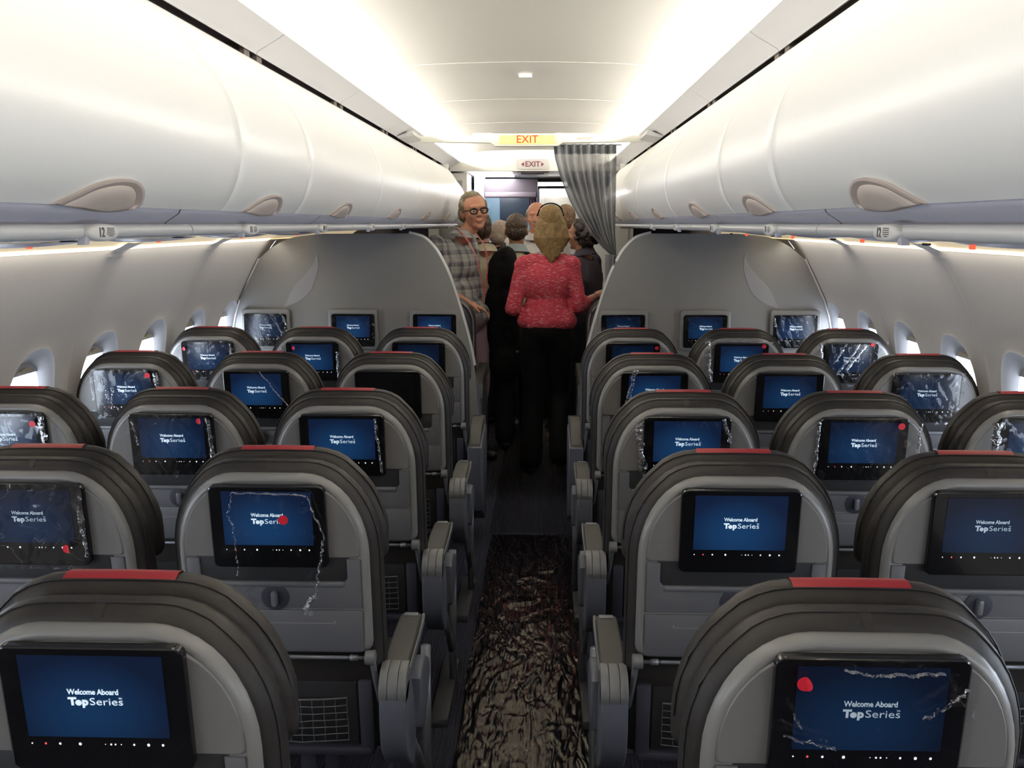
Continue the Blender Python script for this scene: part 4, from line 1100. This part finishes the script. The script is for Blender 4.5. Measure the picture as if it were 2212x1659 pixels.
# ------------------------------------------------------------------ first class seats just past the bulkhead
def fc_seat(x, y, label, arm_side):
    r = empty('wide_leather_seat', (x, y, 0)); tag(r, label, 'seat', 'wide seats beyond the bulkhead')
    bm, g = loft([(-.06, .23, .35, 1.16, .12, .14), (-.04, .25, .34, 1.18, .13, .15), (.02, .255, .34, 1.19, .13, .15), (.07, .24, .36, 1.17, .12, .14)]); frombm('backrest', bm, M['leather'], r, sharp=60)
    bm, g = loft([(-.055, .235, .36, 1.165, .12, .14), (-.075, .232, .37, 1.16, .12, .14), (-.08, .222, .38, 1.15, .11, .13)]); frombm('back_shell', bm, M['base'], r, sharp=60)
    bm = bmesh.new(); o_ = U(.243, .40, 1.175, .125, .145); tube(bm, [th((px_, -.062, pz)) for px_, pz in o_ if pz > .45], .007, 8, False); frombm('rim_trim', bm, M['shell'], r)
    bm = bmesh.new(); box(bm, -.25, .25, .05, .45, .32, .46, .03, 3); frombm('seat_cushion', bm, M['leather'], r)
    bm = bmesh.new(); box(bm, -.2, .2, .1, .5, 0, .32, .01); frombm('seat_base', bm, M['base'], r)
    c = arm_side * .285
    bm = bmesh.new(); prism_x(bm, [(-.26, .655), (-.24, .70), (-.12, .735), (.30, .74), (.32, .70), (.32, .66), (-.24, .63)], c - .028, c + .028, .008); a = frombm('armrest', bm, M['pad'], r)
    bm = bmesh.new(); box(bm, c - .029, c + .029, -.275, -.255, .60, .685, .006); frombm('armrest_end_cap', bm, M['armcap'], a)
    bm = bmesh.new(); box(bm, c - .022, c + .022, -.26, .36, .12, .625, .01); frombm('side_console', bm, M['base'], r)
    return r
fc_seat(-.595, 6.05, 'dark wide seat beyond the left bulkhead with metal-tipped armrest', 1)
fc_seat(.605, 6.05, 'dark wide seat beyond the right bulkhead edge', -1)

# ------------------------------------------------------------------ people
def ell(bm, c, r, rot=None, seg=20, rg=14):
    m = Matrix.Translation(c) @ (rot.to_4x4() if rot else Matrix()) @ Matrix.Diagonal((*r, 1))
    bmesh.ops.create_uvsphere(bm, u_segments=seg, v_segments=rg, radius=1, matrix=m)
def cap(bm, a, b, ra, rb, flat=1.0):
    """tapered capsule"""
    a, b = Vector(a), Vector(b); d = b - a; L = d.length
    if L < 1e-5: ell(bm, a, (ra,) * 3); return
    q = d.to_track_quat('Z', 'Y').to_matrix().to_4x4()
    n = 18; loops = []
    for k in range(6): t = -PI / 2 + PI / 2 * k / 5; loops.append((ra * math.sin(t), max(.0005, ra * math.cos(t))))
    for k in range(6): t = PI / 2 * k / 5; loops.append((L + rb * math.sin(t), max(.0005, rb * math.cos(t))))
    Mx = Matrix.Translation(a) @ q
    rings(bm, [[Mx @ Vector((r * math.cos(2 * PI * i / n), r * math.sin(2 * PI * i / n) * flat, z)) for i in range(n)] for z, r in loops], True, True, True)
def fuse(name, bm, m, parent, voxel=.009, smooth=4, disp=None, clip=None):
    """voxel union of everything in bm, smoothed, as one continuous mesh"""
    me = bpy.data.meshes.new(name); bmesh.ops.recalc_face_normals(bm, faces=bm.faces); bm.to_mesh(me); bm.free()
    o = bpy.data.objects.new(name, me); C.objects.link(o)
    r = o.modifiers.new('r', 'REMESH'); r.mode = 'VOXEL'; r.voxel_size = voxel
    sm = o.modifiers.new('s', 'SMOOTH'); sm.factor = .5; sm.iterations = smooth
    me2 = bpy.data.meshes.new_from_object(o.evaluated_get(bpy.context.evaluated_depsgraph_get()))
    bpy.data.objects.remove(o); bpy.data.meshes.remove(me)
    if disp or clip:
        b2 = bmesh.new(); b2.from_mesh(me2)
        if clip:
            for v in b2.verts: v.co = Vector(clip(v.co))
        if disp:
            b2.normal_update()
            ns = [v.normal.copy() for v in b2.verts]
            for v, n_ in zip(b2.verts, ns): v.co += n_ * disp(v.co)
        b2.to_mesh(me2); b2.free()
    me2.name = name
    return link(name, me2, m, parent)
def folds(seed, amp, f=(9, 9, 5)):
    def d(p):
        w = Vector((p.x * f[0] + seed, p.y * f[1], p.z * f[2] + .5 * noise.noise(p * 6)))
        return amp * (1 - abs(noise.noise(w)) * 3) + amp * .5 * noise.noise(p * 28)
    return d

def hand(bm, wrist, d, palm_n, curl=.5, side=1, r=.0085):
    """palm plus five fingers; d points along the hand, palm_n out of the palm, side picks the thumb side"""
    d = Vector(d).normalized(); n = Vector(palm_n); n = (n - d * n.dot(d)).normalized(); a = d.cross(n) * side
    w = Vector(wrist); pc = w + d * .052
    rot = Matrix((a, d, n)).transposed()
    ell(bm, pc, (.040, .052, .015), rot)
    cap(bm, w, w + d * .03, .024, .026, .8)
    for i, (off, ln) in enumerate(((.030, .070), (.010, .078), (-.010, .072), (-.029, .056))):
        p = w + d * .090 + a * off; ang = curl * .35; seg = ln / 3; q = p; dd = d
        for k in range(3):
            ang2 = ang * (k + .6); dd = (d * math.cos(ang2) + n * math.sin(ang2)).normalized()
            e = q + dd * seg * (1.15 if k == 0 else 1 if k == 1 else .85)
            cap(bm, q, e, r * (1 - .08 * k), r * (.94 - .08 * k)); q = e
    p = w + d * .028 + a * .030; e = p + (a * .7 + d * .7 + n * .25).normalized() * .038; cap(bm, p, e, .0125, .0105)
    e2 = e + (a * .3 + d * .85 + n * .4).normalized() * .030; cap(bm, e, e2, .0105, .009)

def person(name, label, loc, rz, skin, P, hair=None, hair_m=None, shirt_m=None, trouser_m=None, shoe_m=None, vox=.009, eyes=False,
           head_rz=0, head_tilt=0, head_roll=0, fem=False, sleeve='long', heavy=1.0, extra=None, seed=0, fold=.006, hem=.93, collar=True, hs=1.0):
    """local frame: facing +Y, feet on z = 0. P holds the joints."""
    r = empty(name, loc, rz); tag(r, label, 'person')
    sh, el_, wr, hd = P['sh'], P['el'], P['wr'], P['hand']
    hips, kn, an = P['hip'], P['kn'], P['an']
    chest, waist, pel, neck, head = (Vector(P[k]) for k in ('chest', 'waist', 'pelvis', 'neck', 'head'))
    cw = (.150 if fem else .170) * heavy
    bm = bmesh.new()
    ell(bm, chest, (cw, .105 * heavy, .17)); ell(bm, waist, (.125 * heavy if fem else .145 * heavy, .095 * heavy, .15)); ell(bm, pel, (.165 * heavy if fem else .155 * heavy, .115 * heavy, .12))
    HM = Matrix.Translation(head) @ Matrix.Rotation(head_rz, 4, 'Z') @ Matrix.Rotation(-head_tilt, 4, 'X') @ Matrix.Rotation(head_roll, 4, 'Y') @ Matrix.Scale(hs, 4)
    def H(x, y, z): return HM @ Vector((x, y, z))
    Hr = HM.to_3x3()
    cap(bm, neck - Vector((0, 0, .03)), H(0, -.01, -.05), .058 if not fem else .048, .052 if not fem else .044)
    ell(bm, H(0, -.012, .030), (.076, .096, .092), Hr); ell(bm, H(0, .022, -.020), (.064, .070, .085), Hr)      # skull, face
    ell(bm, H(0, .048, -.075), (.040, .036, .032), Hr)                                                         # jaw and chin
    ell(bm, H(0, .078, -.093), (.019, .014, .014), Hr)
    ell(bm, H(0, .080, .030), (.052, .016, .014), Hr)                                                          # brow
    cap(bm, H(0, .086, .015), H(0, .108, -.022), .0085, .0125); 
    for q in (-1, 1):
        ell(bm, H(q * .011, .100, -.025), (.008, .009, .007), Hr)                                              # nostrils
        ell(bm, H(q * .042, .066, -.022), (.022, .020, .022), Hr)                                              # cheeks
        ell(bm, H(q * .078, -.008, -.002), (.010, .018, .031), Hr)                                             # ears
    ell(bm, H(0, .092, -.051), (.024, .008, .0055), Hr); ell(bm, H(0, .090, -.061), (.020, .008, .006), Hr)    # lips
    for i in (0, 1):
        cap(bm, sh[i], el_[i], .047 if not fem else .041, .037 if not fem else .032); cap(bm, el_[i], wr[i], .036 if not fem else .031, .026 if not fem else .022)
        ell(bm, sh[i], (.055, .055, .055))
        h_ = hd[i]
        hand(bm, wr[i], h_[0], h_[1], h_[2], h_[3])
        cap(bm, hips[i], kn[i], .085, .055); cap(bm, kn[i], an[i], .053, .037); 0
        f = Vector(an[i]); fd = Vector(P['foot'][i]).normalized(); cap(bm, f - Vector((0, 0, .04)), f - Vector((0, 0, .055)) + fd * .13, .034, .028)
    body = fuse('body', bm, skin, r, vox, 3)
    if eyes:
        for q in (-1, 1):
            bm = bmesh.new(); ell(bm, H(q * .030, .074, .004), (.0120, .0115, .0072), Hr, 14, 10); e = frombm('eye', bm, M['eyewhite'], r)
            bm = bmesh.new(); ell(bm, H(q * .030, .0832, .004), (.0052, .0035, .0050), Hr, 10, 8); frombm('iris', bm, M['iris'], e)
            bm = bmesh.new(); cap(bm, H(q * .016, .089, .026), H(q * .045, .080, .028), .0035, .0025); frombm('eyebrow', bm, hair_m or M['iris'], r)
        bm = bmesh.new(); cap(bm, H(-.021, .0965, -.0555), H(.021, .0965, -.0555), .0016, .0016); frombm('mouth_line', bm, M['mouth'], r)
    # trousers
    if trouser_m:
        bm = bmesh.new()
        ell(bm, pel, (.175 * heavy, .128 * heavy, .125))
        for i in (0, 1):
            k_ = Vector(kn[i]); a_ = Vector(an[i]); cap(bm, hips[i], k_, .098, .072); cap(bm, k_, a_ + Vector((0, 0, .0)), .070, P.get('cuff', .062)); 
        fuse('trousers', bm, trouser_m, r, max(vox, .010), 4, folds(seed + 3, fold * .8, (7, 7, 4)), clip=lambda c: (c.x, c.y, max(c.z, .045)))
    if shoe_m:
        for i in (0, 1):
            f = Vector(an[i]); fd = Vector(P['foot'][i]).normalized(); bm = bmesh.new()
            cap(bm, f - Vector((0, 0, .045)) - fd * .02, f - Vector((0, 0, .048)) + fd * .14, .042, .036); box(bm, f.x - .036, f.x + .036, f.y - .05, f.y + .05, f.z - .085, f.z - .06) if False else None
            fuse('shoe', bm, shoe_m, r, .008, 2, clip=lambda c: (c.x, c.y, max(c.z, .004)))
    if shirt_m:
        bm = bmesh.new()
        ell(bm, chest + Vector((0, 0, -.01)), (cw + .022, .125 * heavy, .175)); ell(bm, waist, (.150 * heavy if fem else .172 * heavy, .118 * heavy, .16))
        cap(bm, chest + Vector((-.10, 0, .10)), chest + Vector((.10, 0, .10)), .068, .068)
        lowc = Vector((pel.x, pel.y, hem + .09)); ell(bm, lowc, ((.190 if fem else .172) * heavy, .130 * heavy, .115))
        for i in (0, 1):
            ell(bm, sh[i], (.066, .064, .062)); 
            S, E_, W_ = Vector(sh[i]), Vector(el_[i]), Vector(wr[i])
            if sleeve == 'short': cap(bm, S, S.lerp(E_, .62), .062, .060)
            elif sleeve == 'rolled': cap(bm, S, E_, .062, .052); cap(bm, E_, E_.lerp(W_, .18), .052, .050)
            elif sleeve == 'three': cap(bm, S, E_, .058, .050); cap(bm, E_, E_.lerp(W_, .35), .050, .046)
            else: cap(bm, S, E_, .062, .052); cap(bm, E_, E_.lerp(W_, .93), .050, .036)
        hh = hem
        def cl(c): return (c.x, c.y, max(c.z, hh + .004 * math.sin(c.x * 25)))
        if fem:
            def cl(c):
                k = max(0, (hh + .10 - c.z)) * 1.1
                inside = abs(c.x - pel.x) < .22
                return (pel.x + (c.x - pel.x) * (1 + k * 1.4 if inside else 1), pel.y + (c.y - pel.y) * (1 + k * 1.2 if inside else 1), max(c.z, hh + .008 * math.sin(c.x * 22)) if inside else c.z)
        fuse('top' if fem else 'shirt', bm, shirt_m, r, max(vox, .009), 4, folds(seed, fold), clip=cl)
        if collar:
            bm = bmesh.new(); L = []
            for z, rr in ((-.03, .062), (.0, .064), (.018, .060), (.014, .068), (-.02, .086), (-.035, .10)):
                L.append([neck + Vector((rr * math.cos(a), rr * .95 * math.sin(a) - .004, z + .012 - .016 * math.sin(a))) for a in [2 * PI * k / 26 for k in range(26)]])
            rings(bm, L, True); frombm('collar', bm, collar if not isinstance(collar, bool) else shirt_m, r, sharp=70)
    if hair:
        bm = bmesh.new(); hair(bm, H, Hr)
        fuse('hair', bm, hair_m, r, .005, 2, lambda p: .0055 * noise.noise(Vector((p.x * 55, p.y * 55, p.z * 10 + seed))) + .002 * noise.noise(p * 80) + .001)
    if extra: extra(r, H, Hr, P)
    return r

M['eyewhite'] = mat('eye_white', (.75, .72, .68), .3)
M['iris'] = mat('dark_iris', (.03, .02, .015), .3)
M['mouth'] = mat('mouth_line', (.18, .05, .04), .6)
SK1 = skin_mat('skin_ruddy', (.58, .29, .19)); SK2 = skin_mat('skin_light', (.66, .36, .26)); SK3 = skin_mat('skin_tan', (.40, .20, .12))
def hairm(n, c, c2): return mat(n, c, .55, bump=(70, .8, .01), noise_col=(c2, 26, .9))
HG = hairm('hair_grey_blond', (.26, .21, .13), (.14, .11, .07)); HB = hairm('hair_blond', (.30, .19, .07), (.17, .10, .035)); HBR = hairm('hair_brown', (.055, .030, .014), (.03, .017, .009))
HW = hairm('hair_white', (.42, .34, .28), (.28, .2, .15)); HD = hairm('hair_dark', (.025, .014, .010), (.012, .008, .006)); HLB = hairm('hair_light_brown', (.20, .12, .06), (.12, .07, .04))
BLK = cloth('black_cloth', (.0016, .0016, .002), (.003, .003, .0035)); BLK2 = cloth('black_knit', (.0014, .0014, .0016), (.0025, .0025, .003))
WHT = cloth('white_shirt', (.75, .74, .72)); CRM = cloth('cream_shirt', (.80, .73, .52), (.84, .80, .66)); LBL = cloth('light_blue_shirt', (.34, .40, .42)); PUR = cloth('plum_jacket', (.055, .045, .06)); NVY = cloth('dark_trousers', (.012, .012, .018))
PLD = stripe_mat('plaid_shirt', (.46, .46, .44), (.08, .08, .10), 'plaid'); PNK = stripe_mat('pink_red_knit', (.56, .045, .08), (.85, .50, .50), 'dash')
LIL = cloth('lilac_trousers', (.38, .26, .32)); TAN = mat('tan_leather', (.38, .17, .07), .5); SHB = mat('black_shoe', (.01, .01, .01), .4)
GLS = mat('glasses_frame', (.008, .006, .006), .25)

def joints(H=1.75, fem=False, lean=(0, 0)):
    k = H / 1.75; s = .165 if fem else .19
    P = dict(chest=(0, 0, 1.29 * k), waist=(0, 0, 1.09 * k), pelvis=(0, 0, .96 * k), neck=(0, -.01, 1.490 * k), head=(0, .012, 1.622 * k),
             sh=[(-s * k, 0, 1.415 * k), (s * k, 0, 1.415 * k)], el=[(-(s + .045) * k, -.03, 1.10 * k), ((s + .045) * k, -.03, 1.10 * k)],
             wr=[(-(s + .05) * k, .05, .85 * k), ((s + .05) * k, .05, .85 * k)], hand=[((0, .1, -1), (1, 0, 0), .6, -1), ((0, .1, -1), (-1, 0, 0), .6, 1)],
             hip=[(-.085 * k, 0, .90 * k), (.085 * k, 0, .90 * k)], kn=[(-.09 * k, .02, .49 * k), (.09 * k, .02, .49 * k)], an=[(-.095 * k, -.02, .09), (.095 * k, -.02, .09)], foot=[(-.1, 1, 0), (.1, 1, 0)])
    return P

def short_hair(top=.012, back=.02):
    def f(bm, H, Hr):
        ell(bm, H(0, -.022, .040), (.081, .094, .090), Hr); ell(bm, H(0, -.045, .0), (.076, .070, .075), Hr)
    return f
def receding(bm, H, Hr):
    ell(bm, H(0, -.034, .052), (.082, .086, .082), Hr); ell(bm, H(0, -.05, .0), (.080, .064, .078), Hr)
    ell(bm, H(.008, -.004, .100), (.056, .056, .034), Hr)
    for q in (-1, 1):
        ell(bm, H(q * .074, -.014, .045), (.014, .036, .036), Hr); ell(bm, H(q * .074, -.040, .0), (.019, .032, .045), Hr)
def balding(bm, H, Hr):
    for q in (-1, 1): ell(bm, H(q * .070, -.025, .025), (.014, .048, .042), Hr)
    ell(bm, H(0, -.062, .0), (.070, .045, .06), Hr)
def long_blond(bm, H, Hr):
    ell(bm, H(0, -.016, .045), (.079, .096, .088), Hr); ell(bm, H(0, -.050, -.03), (.078, .064, .105), Hr)
    for i in range(17):
        t = (i - 8) / 8; x = t * .084; ln = .30 - .17 * abs(t) ** 1.2 + .014 * math.sin(i * 2.7)
        a = H(x * .8, -.050 - .035 * (1 - t * t), .02); b = H(x * 1.12, -.066 - .030 * (1 - t * t), -.08); c_ = H(x * (.85 - .35 * (1 - abs(t))) + .006 * math.sin(i * 3), -.080 - .018 * (1 - t * t), -.08 - ln * .50)
        cap(bm, a, b, .022, .025); cap(bm, b, c_, .024, .010)
    for q in (-1, 1): ell(bm, H(q * .083, -.018, -.05), (.018, .040, .085), Hr)
def curly(bm, H, Hr):
    for i in range(90):
        u = random.random() * 2 * PI; v = random.random() * 1.9 - .9
        rr = math.sqrt(max(0, 1 - (v * .95) ** 2)); ell(bm, H(.088 * rr * math.cos(u), -.03 + .095 * rr * math.sin(u) - (.0 if math.sin(u) < .5 else .05), .02 + .11 * v), (.026, .026, .026), Hr, 8, 6)

# 1 woman in the pink-red top, seen from behind, walking away
P = joints(1.74, True)
P['head'] = (.020, .012, 1.628); P['neck'] = (.012, -.01, 1.470)
P['sh'] = [(-.148, 0, 1.375), (.150, 0, 1.375)]
P['el'] = [(-.222, -.03, 1.10), (.205, -.03, 1.12)]; P['wr'] = [(-.20, .17, 1.06), (.318, .13, 1.165)]
P['hand'] = [((.2, .8, .1), (1, 0, 0), 1.2, 1), ((.75, .55, .30), (-.2, .3, -1), .9, -1)]
P['hip'] = [(-.08, 0, .90), (.085, 0, .90)]; P['kn'] = [(-.085, .02, .49), (.085, .10, .52)]; P['an'] = [(-.105, -.02, .09), (.095, -.08, .14)]; P['cuff'] = .078
def lady(r, H, Hr, P):
    bm = bmesh.new(); tube(bm, smooth_curve([H(-.086, .01, .06), H(-.066, .005, .112), H(-.035, .0, .134), H(0, -.002, .141), H(.035, .0, .134), H(.066, .005, .112), H(.086, .01, .06)], 5), .0045, 8); frombm('hair_band', bm, BLK, r)
    bm = bmesh.new(); w = Vector(P['wr'][1]); n_ = 20
    tube(bm, [w + Vector((.0 + .0, .029 * math.cos(a), .029 * math.sin(a))) for a in [2 * PI * k / n_ for k in range(n_ + 1)]], .003, 6, False); frombm('bracelet', bm, M['metal'], r)
person('woman', 'blond woman seen from behind in a pink-red flecked top and black trousers', (.105, 6.36, 0), 0, SK3, P, long_blond, HB, PNK, BLK, SHB, vox=.0075, fem=True, sleeve='three', extra=lady, seed=2, hem=.945, collar=False, fold=.004, head_rz=.1)

# 2 man in the plaid shirt, glasses, looking back
P = joints(1.88)
rz1 = math.radians(-118)
P['head'] = (.0, .0, 1.712); P['neck'] = (0, .0, 1.585); P['chest'] = (0, 0, 1.375); P['waist'] = (0, 0, 1.15)
P['sh'] = [(-.20, 0, 1.50), (.20, 0, 1.50)]
_ri = Matrix.Rotation(-rz1, 3, 'Z')
def _shift(p, dx, dy=0): return tuple(Vector(p) + _ri @ Vector((dx, dy, 0)))
def _wl(x, y, z): v = _ri @ Vector((x + .425, y - 6.60, 0)); return (v.x, v.y, z)
P['head'] = _shift(P['head'], .045, -.02); P['neck'] = _shift(P['neck'], -.025, -.01); P['chest'] = _shift(P['chest'], -.105); P['waist'] = _shift(P['waist'], -.07)
P['sh'] = [_shift(q, -.105) for q in P['sh']]
P['el'] = [_wl(-.38, 6.74, 1.20), _wl(-.585, 6.41, 1.215)]; P['wr'] = [_wl(-.33, 6.72, .98), _wl(-.405, 6.36, 1.125)]
_hd = _ri @ Vector((.9, .05, 0)); _pn = (0, 0, -1)
P['hand'] = [((0, .1, -1), (1, 0, 0), .6, -1), ((_hd.x, _hd.y, -.35), _pn, 1.0, -1)]
def specs(r, H, Hr, P):
    bm = bmesh.new()
    for q in (-1, 1):
        tube(bm, [H(q * .033 + .0235 * math.cos(a), .103 - .006 * abs(math.cos(a)), .003 + .0165 * math.sin(a)) for a in [2 * PI * k / 24 for k in range(25)]], .0045, 6, False)
        tube(bm, [H(q * .056, .098, .011), H(q * .078, .055, .011), H(q * .083, -.01, .006)], .0038, 6)
        tube(bm, [H(q * .012, .102, .014), H(q * .056, .098, .017)], .0036, 6)
    tube(bm, [H(-.011, .104, .008), H(.011, .104, .008)], .0028, 6)
    frombm('glasses', bm, GLS, r)
    bm = bmesh.new(); nk = Vector(P['neck'])
    pts = [nk + Vector(p) for p in ((-.062, -.03, .035), (-.085, .03, -.005), (-.085, .105, -.10), (-.07, .135, -.20), (-.05, .14, -.30), (-.02, .145, -.42))]
    pts2 = [nk + Vector(p) for p in ((.062, -.03, .035), (.08, .03, -.005), (.075, .105, -.10), (.055, .135, -.20), (.02, .14, -.30), (-.01, .145, -.42))]
    for pp in (pts, pts2):
        sp = smooth_curve(pp, 5); rings(bm, [[p + Vector((dx, .004, 0)) for dx in (-.009, .009)] for p in sp], closed=False)
    frombm('lanyard', bm, mat('lanyard_red', (.45, .02, .03), .6, noise_col=((.55, .45, .42), 60, .6)), r, sharp=80)
person('man', 'grey-haired man with dark glasses and plaid shirt leaning into the aisle on the left', (-.425, 6.60, 0), rz1, SK1, P, receding, HG, PLD, LIL, SHB, vox=.006, eyes=True, sleeve='rolled', extra=specs, seed=8, hs=1.07, head_rz=math.radians(-41), head_tilt=math.radians(-4), head_roll=math.radians(5), hem=.95, fold=.008)

# 3 man in the cream shirt
P = joints(1.72); P['head'] = (-.085, .015, 1.60); P['neck'] = (-.045, -.01, 1.46)
def lany(r, H, Hr, P):
    bm = bmesh.new(); nk = Vector(P['neck'])
    tube(bm, [nk + Vector((.074 * math.cos(a), -.008 + .070 * math.sin(a), .028 - .02 * math.sin(a))) for a in [PI + PI * k / 12 for k in range(13)]], .004, 6); frombm('neck_cord', bm, BLK, r)
person('man', 'man in a cream long-sleeved shirt standing behind the plaid-shirted man', (-.290, 7.02, 0), math.radians(8), SK2, P, short_hair(), HBR, CRM, NVY, SHB, seed=12, fold=.009, extra=lany, head_rz=.1)

# 4 elderly person with white hair
P = joints(1.66); person('person', 'white-haired person mostly hidden between the cream shirt and the brown-haired man', (-.275, 8.0, 0), math.radians(20), SK2, P, balding if False else short_hair(), HW, BLK, NVY, SHB, seed=20)

# 5 man with short brown hair, light blue collar, black jacket
P = joints(1.71)
person('man', 'man with cropped brown hair and pale blue shirt collar seen from behind', (-.115, 7.08, 0), 0, SK3, P, lambda bm, H, Hr: (ell(bm, H(0, -.020, .044), (.079, .096, .084), Hr), ell(bm, H(0, -.045, .0), (.076, .072, .066), Hr)), HBR, LBL, BLK, SHB, seed=24, vox=.008)
# black garment bag hanging from his shoulder
bm = bmesh.new()
pr = smooth_curve([(-.075, 1.475), (.0, 1.482), (.06, 1.45), (.105, 1.36), (.12, 1.15), (.125, .95), (.125, .75), (.10, .60), (.0, .55), (-.11, .58), (-.155, .72), (-.175, .95), (-.17, 1.15), (-.15, 1.32), (-.11, 1.43), (-.075, 1.475)], 5)
for p in ((-.01, 1.31, .10), (-.0, 1.1, .125), (.0, .9, .125), (.01, .72, .115)):
    ell(bm, Vector((p[0], 0, p[1])), (p[2], .06, .17))
ell(bm, Vector((.01, 0, 1.40)), (.075, .055, .09))
gb = empty('garment_bag', (-.190, 6.66, 0)); tag(gb, 'tall black garment bag hanging at the shoulder left of the blond woman', 'bag')
fuse('bag_body', bm, BLK2, gb, .01, 6, folds(31, .008, (8, 8, 3)))
bm = bmesh.new(); tube(bm, [(-.0, .0, 1.47), (.0, .10, 1.50), (-.03, .30, 1.46), (-.06, .42, 1.43)], .014, 8); frombm('shoulder_strap', bm, BLK, gb)
bm = bmesh.new(); box(bm, .085, .105, -.085, -.07, .775, .79, .003); frombm('buckle', bm, M['metal'], gb)

# 6 smiling balding man facing the camera
P = joints(1.82)
person('man', 'smiling balding man in a white shirt facing the camera behind the blond woman', (.022, 7.85, 0), math.radians(183), SK1, P, balding, HG, WHT, NVY, SHB, vox=.007, eyes=True, seed=40, head_rz=math.radians(-8), heavy=1.05)

# 7 person in plum jacket with dark curly hair, tan shoes
P = joints(1.68); P['el'] = [(-.235, .06, 1.12), (.235, .0, 1.10)]; P['wr'] = [(-.20, .28, 1.10), (.2, .22, 1.08)]; P['hand'] = [((0, 1, 0), (0, 0, -1), .7, 1), ((0, 1, 0), (0, 0, -1), .7, -1)]
P['an'] = [(-.09, .06, .09), (.09, -.10, .09)]
person('person', 'dark curly-haired person in plum jacket and tan shoes beside the grey curtain', (.37, 7.3, 0), math.radians(62), SK3, P, curly, HD, PUR, NVY, TAN, seed=44, heavy=1.08)
# 8 partly hidden head behind
P = joints(1.80)
person('person', 'light-brown-haired person almost hidden behind the blond head, right of the balding man', (.255, 8.2, 0), math.radians(25), SK2, P, short_hair(), HLB, WHT, NVY, SHB, seed=50)
